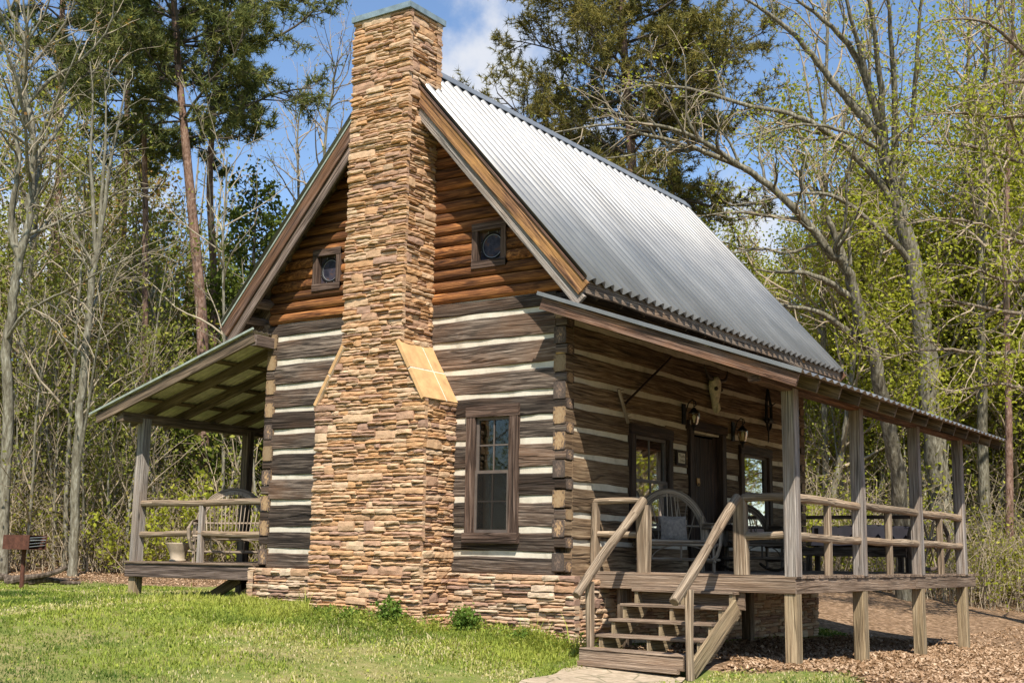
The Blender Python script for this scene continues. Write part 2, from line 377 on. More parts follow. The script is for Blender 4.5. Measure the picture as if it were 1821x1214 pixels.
M_bone = simple('bleached_bone', (.7, .62, .46), .8, ns=16, nv=.35, bm=.4)
M_horn = simple('dark_horn', (.06, .045, .035), .5, ns=12)
M_clay = simple('stoneware', (.36, .29, .21), .7, ns=10, nv=.2)
M_cush = simple('grey_cushion_cloth', (.27, .225, .19), .95, ns=25, nv=.35, bm=.3)
M_sash = simple('sash_paint', (.11, .085, .07), .55, ns=12, nv=.2)
M_cream = simple('cream_plaque', (.55, .47, .33), .7, ns=8, nv=.15)
M_ink = simple('plaque_ink', (.07, .05, .03), .8)
M_brass = simple('aged_brass', (.35, .2, .08), .4, .8, ns=20)
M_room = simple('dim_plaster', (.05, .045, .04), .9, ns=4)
M_lead = simple('lead_came', (.3, .31, .32), .5, .5)
M_bulb = simple('lamp_bulb', (.75, .7, .6), .3)
def glass(name, tint=(.9, .92, .9), refl=.5):
    m, t, p = newmat(name); t.nodes.remove(p); o = t.nodes['Material Output']
    tr = N(t, 'ShaderNodeBsdfTransparent'); tr.inputs[0].default_value = (*tint, 1)
    gl = N(t, 'ShaderNodeBsdfGlossy'); gl.inputs['Roughness'].default_value = .02
    fr = N(t, 'ShaderNodeFresnel'); fr.inputs[0].default_value = 1.45
    f = mth(t, 'MULTIPLY_ADD', fr.outputs[0], 1.0, .0)
    ms = N(t, 'ShaderNodeMixShader'); t.links.new(f, ms.inputs[0]); t.links.new(tr.outputs[0], ms.inputs[1]); t.links.new(gl.outputs[0], ms.inputs[2])
    t.links.new(ms.outputs[0], o.inputs[0]); return m
M_glass = glass('window_glass', refl=1.2); M_lglass = glass('lamp_glass', (.85, .8, .62), 1.5)
def screenmat():
    m, t, p = newmat('insect_screen'); t.nodes.remove(p); o = t.nodes['Material Output']
    tr = N(t, 'ShaderNodeBsdfTransparent'); df = N(t, 'ShaderNodeBsdfDiffuse'); df.inputs[0].default_value = (.022, .02, .018, 1)
    ms = N(t, 'ShaderNodeMixShader'); ms.inputs[0].default_value = .36; t.links.new(tr.outputs[0], ms.inputs[1]); t.links.new(df.outputs[0], ms.inputs[2]); t.links.new(ms.outputs[0], o.inputs[0]); return m
M_screen = screenmat()
def stained():
    m, t, p = newmat('stained_glass'); tcn = N(t, 'ShaderNodeTexCoord').outputs['Object']; a = noise(t, tcn, 9, 4)
    t.links.new(ramp(t, [(.35, (.02, .02, .03)), (.5, (.05, .045, .06)), (.62, (.1, .05, .03)), (.7, (.13, .12, .13))], a), p.inputs['Base Color']); p.inputs['Roughness'].default_value = .45; p.inputs['Specular IOR Level'].default_value = .15; return m
M_stain = stained()
def blanket():
    m, t, p = newmat('woven_blanket'); uv = N(t, 'ShaderNodeUVMap', uv_map='uv').outputs[0]
    vo = N(t, 'ShaderNodeTexVoronoi', distance='MANHATTAN'); vo.inputs['Scale'].default_value = 1; vo.inputs['Randomness'].default_value = 0
    t.links.new(mapping(t, uv, (4.5, 4, 1)), vo.inputs['Vector'])
    col = ramp(t, [(.2, (.03, .02, .025)), (.24, (.62, .47, .44))], vo.outputs['Distance'])
    t.links.new(mix(t, .5, col, ramp(t, [(.3, (.6, .6, .6)), (.7, (1.2, 1.2, 1.2))], noise(t, uv, 5, 4)), 'MULTIPLY'), p.inputs['Base Color']); p.inputs['Roughness'].default_value = .95; return m
M_blank = blanket()
def foliage(name, stops, trans=.5, rough=.6):
    m, t, p = newmat(name); t.nodes.remove(p); o = t.nodes['Material Output']; r = rndattr(t)
    col = ramp(t, stops, r)
    df = N(t, 'ShaderNodeBsdfDiffuse'); tl = N(t, 'ShaderNodeBsdfTranslucent'); ms = N(t, 'ShaderNodeMixShader'); ms.inputs[0].default_value = trans
    t.links.new(col, df.inputs[0]); t.links.new(mix(t, 1., col, (1.25, 1.2, .7), 'MULTIPLY'), tl.inputs[0])
    t.links.new(df.outputs[0], ms.inputs[1]); t.links.new(tl.outputs[0], ms.inputs[2]); t.links.new(ms.outputs[0], o.inputs[0]); return m
F_spring = foliage('spring_leaf', [(0, (.19, .22, .025)), (.5, (.33, .36, .045)), (1, (.5, .48, .09))], .5)
F_olive = foliage('olive_leaf', [(0, (.11, .115, .028)), (.4, (.2, .22, .048)), (.75, (.3, .32, .065)), (1, (.4, .32, .09))], .4)
F_brush = foliage('brown_brush_leaf', [(0, (.1, .08, .03)), (.4, (.18, .15, .05)), (.75, (.26, .24, .06)), (1, (.3, .22, .08))], .4)
F_rust = foliage('rusty_leaf', [(0, (.2, .11, .04)), (.35, (.34, .19, .07)), (.6, (.27, .24, .06)), (1, (.36, .32, .08))], .45)
F_need = foliage('pine_needle', [(0, (.05, .065, .022)), (.5, (.125, .145, .048)), (1, (.25, .235, .08))], .3)
F_needy = foliage('brownish_pine_needle', [(0, (.08, .08, .026)), (.5, (.19, .175, .055)), (1, (.33, .26, .085))], .3)
F_holly = foliage('holly_leaf', [(0, (.04, .06, .014)), (.5, (.1, .13, .025)), (1, (.22, .24, .05))], .3)
F_grass = foliage('grass_blade', [(0, (.08, .13, .03)), (.35, (.2, .26, .05)), (.62, (.36, .4, .075)), (.8, (.45, .43, .14)), (1, (.6, .5, .33))], .4)
F_weed = foliage('weed_leaf', [(0, (.06, .11, .022)), (.5, (.13, .21, .04)), (1, (.24, .31, .07))], .4)
F_lit = foliage('fallen_leaf', [(0, (.11, .065, .035)), (.35, (.24, .145, .08)), (.7, (.38, .25, .155)), (1, (.55, .4, .27))], .12)
def bark(name, c1, c2, c3, sc=(6, 6, 1.2), s=3.):
    m, t, p = newmat(name); tcn = N(t, 'ShaderNodeTexCoord').outputs['Object']
    a = noise(t, mapping(t, tcn, sc), s, 6, .65, .4); b = noise(t, tcn, 2.2, 5, .6)
    col = ramp(t, [(.32, c1), (.5, c2), (.68, c3)], a)
    col = mix(t, .6, col, ramp(t, [(.35, (.55, .52, .48)), (.6, (1.15, 1.15, 1.12))], b), 'MULTIPLY')
    t.links.new(col, p.inputs['Base Color']); p.inputs['Roughness'].default_value = .92; p.inputs['Specular IOR Level'].default_value = .15
    bump(t, p, a, .7, .03); return m
B_pale = bark('pale_bark', (.085, .074, .052), (.2, .18, .132), (.35, .335, .275))
B_pine = bark('pine_bark', (.09, .05, .035), (.22, .135, .1), (.36, .25, .2), (5, 5, 1.6), 4)
B_brown = bark('brown_bark', (.08, .06, .042), (.18, .14, .1), (.3, .25, .19))
B_far = bark('far_bark', (.14, .115, .08), (.27, .225, .165), (.4, .35, .28))
B_dead = bark('dead_wood_bark', (.03, .022, .017), (.08, .06, .045), (.2, .16, .13))
B_lich = bark('lichened_bark', (.055, .047, .032), (.155, .138, .098), (.32, .3, .235))
B_twig = simple('twig_bark', (.29, .23, .155), .9, ns=3, nv=.35)
B_twigp = simple('pale_twig_bark', (.3, .25, .175), .9, ns=3, nv=.3)
B_twigd = simple('dark_twig_bark', (.07, .055, .04), .9, ns=3, nv=.35)

def groundmat():
    m, t, p = newmat('lawn_and_leaf_soil'); tcn = N(t, 'ShaderNodeTexCoord').outputs['Object']
    a = N(t, 'ShaderNodeAttribute', attribute_name='litter').outputs['Fac']
    n1 = noise(t, tcn, .9, 6, .65); n2 = noise(t, tcn, 9, 6, .7); n3 = noise(t, tcn, 45, 4, .7)
    gr = ramp(t, [(.3, (.09, .12, .03)), (.46, (.16, .19, .045)), (.56, (.24, .22, .08)), (.72, (.4, .31, .19))], mth(t, 'MULTIPLY_ADD', n1, .6, mth(t, 'MULTIPLY', n2, .4)))
    vo = N(t, 'ShaderNodeTexVoronoi'); vo.inputs['Scale'].default_value = 17; t.links.new(tcn, vo.inputs['Vector'])
    lt = ramp(t, [(0, (.1, .065, .038)), (.4, (.2, .13, .075)), (.75, (.3, .2, .125)), (1, (.42, .3, .2))], N_sep(t, vo.outputs['Color']))
    lt = mix(t, .8, lt, ramp(t, [(.3, (.55, .5, .48)), (.65, (1.15, 1.1, 1.05))], n2), 'MULTIPLY')
    f = mth(t, 'ADD', a, mth(t, 'MULTIPLY_ADD', n2, .7, mth(t, 'MULTIPLY_ADD', n1, .6, -.65)))
    col = mix(t, ramp(t, [(.42, (0, 0, 0)), (.58, (1, 1, 1))], f), gr, lt)
    t.links.new(col, p.inputs['Base Color']); p.inputs['Roughness'].default_value = 1; p.inputs['Specular IOR Level'].default_value = .1
    bump(t, p, mth(t, 'ADD', n2, mth(t, 'MULTIPLY', n3, .6)), .8, .04); return m
M_ground = groundmat()
def pathmat():
    m, t, p = newmat('flagstone'); tcn = N(t, 'ShaderNodeTexCoord').outputs['Object']
    wv = N(t, 'ShaderNodeTexVoronoi', feature='DISTANCE_TO_EDGE'); wv.inputs['Scale'].default_value = 2.6; t.links.new(tcn, wv.inputs['Vector'])
    n2 = noise(t, tcn, 12, 6, .7)
    col = ramp(t, [(.3, (.26, .2, .13)), (.55, (.4, .31, .21)), (.75, (.5, .41, .3))], n2)
    col = mix(t, ramp(t, [(.0, (1, 1, 1)), (.04, (0, 0, 0))], wv.outputs['Distance']), col, (.15, .13, .07))
    t.links.new(col, p.inputs['Base Color']); p.inputs['Roughness'].default_value = .95; bump(t, p, n2, .4, .02); return m
M_path = pathmat()

# ---------------------------------------------------------------- ground
def litter_mask(x, y):
    a = np.maximum(sstep(3.1, 3.9, x+.12*y+.25*np.sin(y*2.1)), sstep(-.55, .05, y-.42*(x-2.3))*sstep(1.4, 2.2, x))
    a = a*sstep(-7, -4, y-.15*x); a = np.maximum(a, sstep(8.6, 9.6, y+.4*np.sin(x*1.7))*sstep(-9, -6, x))
    a = np.maximum(a, sstep(.2, .8, x)*sstep(-.2, .6, y))
    dep = (x-CAM[0])*(-.564)+(y-CAM[1])*.826
    b = sstep(27.5, 30.5, dep+.5*np.sin(x*.8))
    return np.clip(np.maximum(a, b), 0, 1)
def make_ground():
    xs = np.concatenate([np.linspace(-420, -45, 16), np.arange(-42, 32, .5), np.linspace(34, 420, 16)])
    ys = np.concatenate([np.linspace(-120, -22, 8), np.arange(-20, 45, .5), np.linspace(47, 420, 16)])
    X, Y = np.meshgrid(xs, ys); Z = gz(X, Y); Vv = np.stack([X, Y, Z], -1).reshape(-1, 3)
    nx, ny = len(xs), len(ys); I = np.arange(nx*ny).reshape(ny, nx)
    F = np.stack([I[:-1, :-1], I[:-1, 1:], I[1:, 1:], I[1:, :-1]], -1).reshape(-1, 4)
    o = mk('ground', Vv, [(F, 0)], M_ground, smooth=True); tag(o, kind='structure')
    a = o.data.attributes.new('litter', 'FLOAT', 'POINT'); a.data.foreach_set('value', litter_mask(Vv[:, 0], Vv[:, 1]).astype(np.float32))
make_ground()
# flagstone path leading to the steps
mb = MB()
pth = [(1.3, -.72, .6), (1.36, -1.3, .58), (1.55, -2.2, .56), (1.9, -3.2, .56), (2.4, -4.3, .56), (3.3, -6, .56), (5.4, -9, .6)]
for i in range(len(pth)-1):
    for s in range(6):
        def pp(f):
            x = pth[i][0]+(pth[i+1][0]-pth[i][0])*f; y = pth[i][1]+(pth[i+1][1]-pth[i][1])*f; return x, y, .62+.06*math.sin(y*5)
        (xa, ya, wa), (xb, yb, wb) = pp(s/6), pp((s+1)/6)
        q = [(xa-wa, ya), (xa+wa, ya), (xb+wb, yb), (xb-wb, yb)]
        mb.add([(x, y, gzf(x, y)+.03) for x, y in q], [[3, 2, 1, 0]])
tag(mb.build('stone_path', M_path), kind='structure')

# ---------------------------------------------------------------- cabin shell
WD, LN = 5.1, 7.8
cabin = empty('log_cabin', (-2.55, 3.9, -.85), 'weathered log cabin with stone chimney, steep metal roof and porches on two sides', 'cabin')
def toG(s, d, z): return (s, -d, z)            # chimney gable wall, s = x
def toP(s, d, z): return (d, s, z)             # front porch wall, s = y
def toL(s, d, z): return (-WD-d, s, z)         # rear porch wall
def toB(s, d, z): return (s, LN+d, z)          # far gable
cG = [3.22, 2.87, 2.51, 2.175, 1.867, 1.578, 1.218, .86, .487, .188, -.12]
def hewn(mb, to, s0, s1, z0, z1, flip, rnd=None, e0=None, e1=None):
    """hewn log face; e0/e1 = (z0,z1,length) narrowed notch at an end"""
    if rnd is None: rnd = random.random()
    th = .17; L = s1-s0; n = max(2, int(L/.22)); ph = [random.uniform(0, 6.28) for _ in range(8)]
    st = [s0+L*i/n for i in range(n+1)]
    ext = []
    for s in st: ext.append((s, z0, z1))
    if e0: ext = [(s0-e0[2], e0[0], e0[1]), (s0-.004, e0[0], e0[1])]+ext
    if e1: ext = ext+[(s1+.004, e1[0], e1[1]), (s1+e1[2], e1[0], e1[1])]
    verts = []; ou, ov = random.uniform(0, 50), random.uniform(0, 50); per = [0, .02, .1, .19, .21, .38, .55]
    rag = [random.uniform(-.006, .006) for _ in range(len(ext)*4)]
    for i, (s, a, b) in enumerate(ext):
        inn = s0-.001 <= s <= s1+.001; k = 1 if inn else .25
        a2 = a+k*(.006*math.sin(s*1.7+ph[0])+.003*math.sin(s*6.3+ph[1])+rag[4*i]*.7); b2 = b+k*(.006*math.sin(s*1.9+ph[2])+.003*math.sin(s*5.7+ph[3])+rag[4*i+1]*.7)
        f = k*(.006*math.sin(s*3.1+ph[4])+rag[4*i+2]); m = (a2+b2)/2
        for (d, z) in ((-.006+f, a2), (.004+f, a2+.012), (.009+f, m+k*.02*math.sin(s*1.3+ph[5])), (.003+f, b2-.014), (-.012+f, b2), (-th, b2), (-th, a2)):
            verts.append(to(s, d, z))
    faces = []; uvs = []; m = len(ext)
    for i in range(m-1):
        for k in range(7):
            k2 = (k+1) % 7; q = [i*7+k, (i+1)*7+k, (i+1)*7+k2, i*7+k2]
            u0, u1 = ext[i][0]+ou, ext[i+1][0]+ou; va, vb = per[k]+ov, (per[k2] if k2 else .8)+ov
            w = [(u0, va), (u1, va), (u1, vb), (u0, vb)]
            if flip: q = q[::-1]; w = w[::-1]
            faces.append(q); uvs.append(w)
    mb.add(verts, faces, uvs, rnd, 0)
    for idx, rev in ((0, False), ((m-1)*7, True)):
        c = [(-.5+.9*(j in (3, 4, 5)), 0) for j in range(7)]
        cuv = [(.45, -.45), (.5, -.3), (.5, 0), (.5, .3), (.45, .45), (-.5, .45), (-.5, -.45)]
        q = list(range(idx, idx+7)); 
        if rev != flip: q = q[::-1]; cuv = cuv[::-1]
        mb.add([verts[j] for j in q], [list(range(7))], [cuv], random.random(), 1)
def subtract(s0, s1, ops, z0, z1):
    iv = [(s0, s1)]
    for (a, b, c, d) in ops:
        if min(z1, d)-max(z0, c) <= .02: continue
        nv = []
        for (p, q) in iv:
            if b <= p or a >= q: nv.append((p, q)); continue
            if a-p > .03: nv.append((p, a))
            if q-b > .03: nv.append((b, q))
        iv = nv
    return iv
def log_wall(name, to, smin, smax, chinks, ops, mat, flip, top, bot, ends, endh):
    mb = MB(); cut = [top]+chinks; cut = [c for c in cut if c > bot+.05]+[bot]
    for k in range(len(cut)-1):
        zt = cut[k]-(.0 if k == 0 else .036); zb = cut[k+1]+(.0 if k == len(cut)-2 else .036)
        zm = (zt+zb)/2
        for (a, b) in subtract(smin, smax, ops, zb, zt):
            e0 = (zm-endh, zm+endh, ends) if abs(a-smin) < .01 else None
            e1 = (zm-endh, zm+endh, ends) if abs(b-smax) < .01 else None
            hewn(mb, to, a, b, zb, zt, flip, e0=e0, e1=e1)
            # a log cut by an opening keeps the strip above or below it
        for (a, b, c, d) in ops:
            if min(zt, d)-max(zb, c) > .02:
                if d < zt-.03: hewn(mb, to, a, b, d, zt, flip)
                if c > zb+.03: hewn(mb, to, a, b, zb, c, flip)
    w = mb.build(name, [mat, M_end], cabin)
    cb = MB(); ss = sorted({smin, smax, *[o[0] for o in ops], *[o[1] for o in ops]}); zz = sorted({bot, top, *[o[2] for o in ops], *[o[3] for o in ops]})
    for i in range(len(ss)-1):
        for j in range(len(zz)-1):
            sm, zm = (ss[i]+ss[i+1])/2, (zz[j]+zz[j+1])/2
            if any(o[0] < sm < o[1] and o[2] < zm < o[3] for o in ops): continue
            P = [to(ss[i], d, zz[j]) for d in (-.015, -.15)]+[to(ss[i+1], d, zz[j]) for d in (-.015, -.15)]+[to(ss[i], d, zz[j+1]) for d in (-.015, -.15)]+[to(ss[i+1], d, zz[j+1]) for d in (-.015, -.15)]
            cb.add(P, [[0, 2, 6, 4], [1, 5, 7, 3], [0, 4, 5, 1], [2, 3, 7, 6], [0, 1, 3, 2], [4, 6, 7, 5]])
    cb.build('chinking', M_chink, w)
    return w
opG = [(-1.33, -.80, .47, 1.90)]
opP = [(1.70, 2.65, .55, 1.78), (3.42, 4.42, -.2, 1.97), (5.19, 6.16, .55, 1.78)]
cP = [round((a+b)/2, 3) for a, b in zip(cG[:-1], cG[1:])]
log_wall('log_wall', toG, -WD+.15, -.15, cG[:-1], opG, M_log, False, 3.43, -.045, .165, .062)
log_wall('log_wall', toP, .15, LN-.15, cP[:-1], opP, M_logp, True, 3.28, -.09, .165, .105)
log_wall('log_wall', toL, .15, LN-.15, cP[:-1], [], M_logp, False, 3.28, -.09, .165, .105)
log_wall('log_wall', toB, -WD+.15, -.15, cG[:-1], [], M_log, True, 3.43, -.045, .165, .062)
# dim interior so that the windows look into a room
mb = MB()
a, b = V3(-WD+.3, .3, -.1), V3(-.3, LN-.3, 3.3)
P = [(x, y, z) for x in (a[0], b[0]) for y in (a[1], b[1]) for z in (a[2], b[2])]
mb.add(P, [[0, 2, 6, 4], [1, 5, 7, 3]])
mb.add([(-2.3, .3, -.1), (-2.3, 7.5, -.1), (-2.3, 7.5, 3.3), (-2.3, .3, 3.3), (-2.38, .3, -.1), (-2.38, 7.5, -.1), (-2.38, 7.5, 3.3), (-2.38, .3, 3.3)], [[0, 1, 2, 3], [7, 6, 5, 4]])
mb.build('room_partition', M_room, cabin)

# gable boards: half-round stained log siding up to the roof line
RX, RZ, SL = -WD/2, 6.93, 1.134
def roofz(x): return RZ-SL*abs(x-RX)
def siding(name, to, flip, ops=()):
    mb = MB(); z = 3.43; k = 0
    while z < 6.6:
        h = .156; prof = [(-.03, 0), (.004, .012), (.026, .045), (.031, h/2), (.026, h-.045), (.004, h-.012), (-.03, h)]
        hw0 = (RZ-.10-z)/SL; 
        if hw0 < .15: break
        pieces = subtract(-99, 99, ops, z, z+h)
        for (sa, sb) in pieces: board(mb, to, flip, z, h, prof, max(sa, -98), min(sb, 98), hw0)
        z += h; k += 1
    backing(mb, to)
    return mb.build(name, M_side, cabin, smooth=False)
def board(mb, to, flip, z, h, prof, sa, sb, hw0):
        n = max(2, int(2*hw0/.5)); verts = []; faces = []; uvs = []; ou, ov = random.uniform(0, 40), random.uniform(0, 40); ph = random.uniform(0, 6)
        for i in range(n+1):
            for j, (d, dz) in enumerate(prof):
                hw = (RZ-.10-z-dz)/SL; hw = max(.02, min(hw, WD/2-.01))
                a0, b0 = max(sa, RX-hw), min(sb, RX+hw); s = a0+(b0-a0)*i/n; verts.append(to(s, d+.004*math.sin(s*2+ph), z+dz))
        for i in range(n):
            for j in range(6):
                q = [i*7+j, (i+1)*7+j, (i+1)*7+j+1, i*7+j+1]; u0, u1 = i/n*2*hw0+ou, (i+1)/n*2*hw0+ou
                w = [(u0, j*.03+ov), (u1, j*.03+ov), (u1, j*.03+.03+ov), (u0, j*.03+.03+ov)]
                if flip: q = q[::-1]; w = w[::-1]
                faces.append(q); uvs.append(w)
        mb.add(verts, faces, uvs, random.random())
def backing(mb, to):
    P = [to(-WD+.02, -.075, 3.42), to(-.02, -.075, 3.42), to(-.02, -.075, roofz(0)-.2), to(RX, -.075, RZ-.2), to(-WD+.02, -.075, roofz(0)-.2)]
    Q = [to(-WD+.02, -.12, 3.42), to(-.02, -.12, 3.42), to(-.02, -.12, roofz(0)-.2), to(RX, -.12, RZ-.2), to(-WD+.02, -.12, roofz(0)-.2)]
    mb.add(P+Q, [[0, 1, 2, 3, 4], [9, 8, 7, 6, 5], [0, 5, 6, 1], [1, 6, 7, 2], [4, 9, 5, 0]], rnd=.1)
siding('gable_siding', toG, False, [(-1.355, -.985, 3.94, 4.345), (-4.175, -3.815, 3.94, 4.345)]); siding('gable_siding', toB, True)

# ---------------------------------------------------------------- stonework
def ledge(mb, to, ulim, z0, z1, proud=.042, back=.1, bh=(.06, .135), seed=None, minl=.12, maxl=.44):
    z = z0
    while z < z1-.015:
        H = min(random.uniform(*bh), z1-z)
        if z1-z-H < .03: H = z1-z
        u0, u1 = ulim(z+H/2); u = u0-random.uniform(0, .02)
        while u < u1-.005:
            l = random.uniform(minl, maxl)*(1.15 if H > .1 else 1)
            if u1-u-l < .09: l = u1-u+random.uniform(-.004, .022)
            k = random.random(); parts = 1 if (H < .065 or k < .2) else (2 if (k < .72 or H < .09) else 3)
            cuts = sorted([0, 1]+[(i+1)/parts+random.uniform(-.1, .1) for i in range(parts-1)])
            for i in range(parts):
                za, zb = z+H*cuts[i], z+H*cuts[i+1]
                if parts > 1 and l > .24 and random.random() < .45:
                    f = random.uniform(.35, .65); stone1(mb, to, u, u+l*f, za, zb, proud, back); stone1(mb, to, u+l*f, u+l, za, zb, proud, back)
                else: stone1(mb, to, u, u+l, za, zb, proud, back)
            u += l
        z += H
def stone1(mb, to, u0, u1, z0, z1, proud, back):
    g = .0022; u0 += g; u1 -= g; z0 += g*.7; z1 -= g*.9
    if u1-u0 < .02 or z1-z0 < .008: return
    n = max(2, int((u1-u0)/.055)); d0 = random.uniform(0, proud); tl = random.uniform(-.012, .012); tz = random.uniform(-.012, .004)
    sk0, sk1 = random.uniform(-.009, .009), random.uniform(-.009, .009); h = z1-z0; e = min(.008, h*.2)
    tiltz = random.uniform(-.006, .006)
    verts = []
    for i in range(n+1):
        f = i/n; u = u0+(u1-u0)*f; edge = (i in (0, n))
        jb = random.uniform(-.1, .1)*min(h, .06); jt = random.uniform(-.12, .06)*min(h, .06)
        for j, (zz, dd) in enumerate(((z0+jb, -.012), (z0+e+jb, .0), (z0+h*.5, .005), (z1-e+jt, .001), (z1+jt, -.013))):
            su = (sk0*(j/4-.5) if i == 0 else sk1*(j/4-.5) if i == n else random.uniform(-.006, .006))
            d = d0+dd+tl*(f-.5)+tz*(j/4-.5)*2+random.uniform(-.0055, .0055)-(.009 if edge else 0)
            verts.append(to(u+su, d, zz+tiltz*(f-.5)*2))
    m = (n+1)*5
    for i in range(n+1):
        f = i/n; u = u0+(u1-u0)*f; verts.append(to(u, -back, z0)); verts.append(to(u, -back, z1))
    faces = []
    for i in range(n):
        for j in range(4): faces.append([i*5+j, (i+1)*5+j, (i+1)*5+j+1, i*5+j+1])
        faces.append([m+2*i, m+2*(i+1), (i+1)*5, i*5]); faces.append([i*5+4, (i+1)*5+4, m+2*(i+1)+1, m+2*i+1])
    faces.append([m, 0, 1, 2, 3, 4, m+1]); k = n*5; faces.append([m+2*n+1, k+4, k+3, k+2, k+1, k, m+2*n])
    if to(1, 0, 0)[0]-to(0, 0, 0)[0] == 0: pass
    mb.add(verts, faces, None, random.random(), 0)
CY = -.66; SB, ST, CT = 2.135, 2.84, 7.38
SXL, SXR, CXL, CXR = -3.45, -1.69, -3.03, -2.10
def lim(z):
    if z < SB: return SXL, SXR
    if z < ST: f = (z-SB)/(ST-SB); return SXL+(CXL-SXL)*f, SXR+(CXR-SXR)*f
    return CXL, CXR
chim = MB()
ledge(chim, lambda u, d, z: (u, CY-d, z), lambda z: (lim(z)[0]-.035, lim(z)[1]+.035), -1.05, SB, back=.045)
ledge(chim, lambda u, d, z: (u, CY-d, z), lambda z: (lim(z)[0], lim(z)[1]), SB, ST, bh=(.05, .1))
ledge(chim, lambda u, d, z: (u, CY-d, z), lambda z: (lim(z)[0]-.035, lim(z)[1]+.035), ST, CT, back=.045)
for (xa, s, za, zb) in ((SXR, 1, -1.05, SB-.02), (SXL, -1, -1.05, SB-.02), (CXR, 1, ST-.05, CT), (CXL, -1, ST-.05, CT)):
    ledge(chim, (lambda u, d, z, xa=xa, s=s: (xa+s*d, u if s > 0 else CY+.02-u, z)), (lambda z, s=s: (CY+.03, .02) if s > 0 else (CY, -.01)), za, zb)
ledge(chim, lambda u, d, z: (-u, .02+d, z), lambda z: (-CXR-.02, -CXL+.02), 5.9, CT)
# mortar core
def pbox(mb, x0, x1, y0, y1, z0, z1, mat=0, rnd=.5):
    P = [(x, y, z) for x in (x0, x1) for y in (y0, y1) for z in (z0, z1)]
    mb.add(P, [[0, 4, 5, 1], [2, 3, 7, 6], [0, 1, 3, 2], [4, 6, 7, 5], [0, 2, 6, 4], [1, 5, 7, 3]], None, rnd, mat)
pbox(chim, SXL+.03, SXR-.03, CY+.03, -.02, -1.1, SB, 1)
pbox(chim, CXL+.03, CXR-.03, CY+.03, -.0, ST-.06, CT-.01, 1)
P = [(SXL+.04, y, SB) for y in (CY+.03, -.02)]+[(SXR-.04, y, SB) for y in (CY+.03, -.02)]+[(CXR-.02, y, ST) for y in (CY+.03, -.02)]+[(CXL+.02, y, ST) for y in (CY+.03, -.02)]
chim.add(P, [[0, 2, 4, 6], [7, 5, 3, 1], [2, 3, 5, 4], [6, 7, 1, 0]], None, .5, 1)
chimney = chim.build('chimney', [M_stone, M_core], cabin)
# sloping shoulder slabs of four tiles with pale joints
for s in (1, -1):
    mb = MB(); x0, x1 = (CXR, SXR) if s > 0 else (CXL, SXL); dx, dz = x1-x0, SB-ST; L = math.hypot(dx, dz); ux, uz = dx/L, dz/L; nx, nz = -uz*s, ux*s
    def sp(a, y, h, x0=x0, ux=ux, uz=uz, nx=nx, nz=nz): return (x0+ux*a+nx*h, y, ST+uz*a+nz*h)
    def slab(a0, a1, y0, y1, h0, h1, mat):
        P = [sp(a, y, h) for a in (a0, a1) for y in (y0, y1) for h in (h0, h1)]
        F = [[0, 4, 5, 1], [2, 3, 7, 6], [0, 1, 3, 2], [4, 6, 7, 5], [0, 2, 6, 4], [1, 5, 7, 3]]
        mb.add(P, F if s > 0 else [f[::-1] for f in F], None, random.random(), mat)
    e = L+.05
    slab(-.02, e, CY-.045, -.0, -.02, .028, 1)
    for (a0, a1) in ((-.02, L*.5-.013), (L*.5+.013, e)):
        for (y0, y1) in ((CY-.055, CY+.41), (CY+.436, .0)): slab(a0, a1, y0, y1, -.015, .032, 0)
    mb.build('shoulder_slab', [M_slab, M_grout], chimney)
mb = MB(); pbox(mb, CXL-.05, CXR+.06, CY-.06, .07, 7.375, 7.455)
pbox(mb, CXL-.02, CXR+.03, CY-.03, .04, 7.455, 7.475)
mb.build('chimney_cap', M_cap, chimney)
# foundation skirt
fnd = MB()
ledge(fnd, lambda u, d, z: (u, -.07-d, z), lambda z: (-WD-.1, SXL-.02), -1.0, -.05, bh=(.05, .12))
ledge(fnd, lambda u, d, z: (u, -.07-d, z), lambda z: (SXR+.02, .19), -1.3, -.05, bh=(.045, .1))
ledge(fnd, lambda u, d, z: (.13+d, u, z), lambda z: (-.03, LN+.1), -1.45, -.1, bh=(.06, .13))
ledge(fnd, lambda u, d, z: (-WD-.08-d, -u, z), lambda z: (-LN-.1, .1), -1.0, -.1, bh=(.07, .14))
pbox(fnd, -WD-.05, .1, -.04, LN, -1.4, -.06, 1)
foundation = fnd.build('stone_foundation', [M_found, M_core], cabin)
mb = MB(); pbox(mb, .16, .185, 1.05, 1.3, -.42, -.24); mb.build('crawl_vent', M_iron, foundation)

# ---------------------------------------------------------------- main roof
RY0, RY1, EX = -.46, 8.46, .5
def corr(mb, P0, P1, y0, y1, pitch=.22, amp=.041, th=.004, mat=0):
    """corrugated sheet, corrugations running from P0 (x,z) down to P1"""
    n = int((y1-y0)/pitch*10); dx, dz = P1[0]-P0[0], P1[1]-P0[1]; L = math.hypot(dx, dz); s = 1 if dx > 0 else -1
    nx, nz = -dz/L*s, dx/L*s
    V = []
    for i in range(n+1):
        y = y0+(y1-y0)*i/n; h = amp*math.cos((y-y0)/pitch*6.2832)
        for (hh) in (h, h-th):
            for (px, pz) in (P0, P1): V.append((px+nx*hh, y, pz+nz*hh))
    F = []
    for i in range(n):
        a, b = i*4, (i+1)*4; q = [[a, a+1, b+1, b], [a+2, b+2, b+3, a+3], [a+1, a+3, b+3, b+1]]
        F += q if s > 0 else [f[::-1] for f in q]
    mb.add(V, F, None, .5, mat)
roof = MB()
for s in (1, -1):
    corr(roof, (RX+s*.01, RZ), (RX+s*(WD/2+EX+.03), RZ-SL*(WD/2+EX+.03)), RY0, RY1)
main_roof = roof.build('main_roof', M_metal, cabin, smooth=True)
mb = MB()
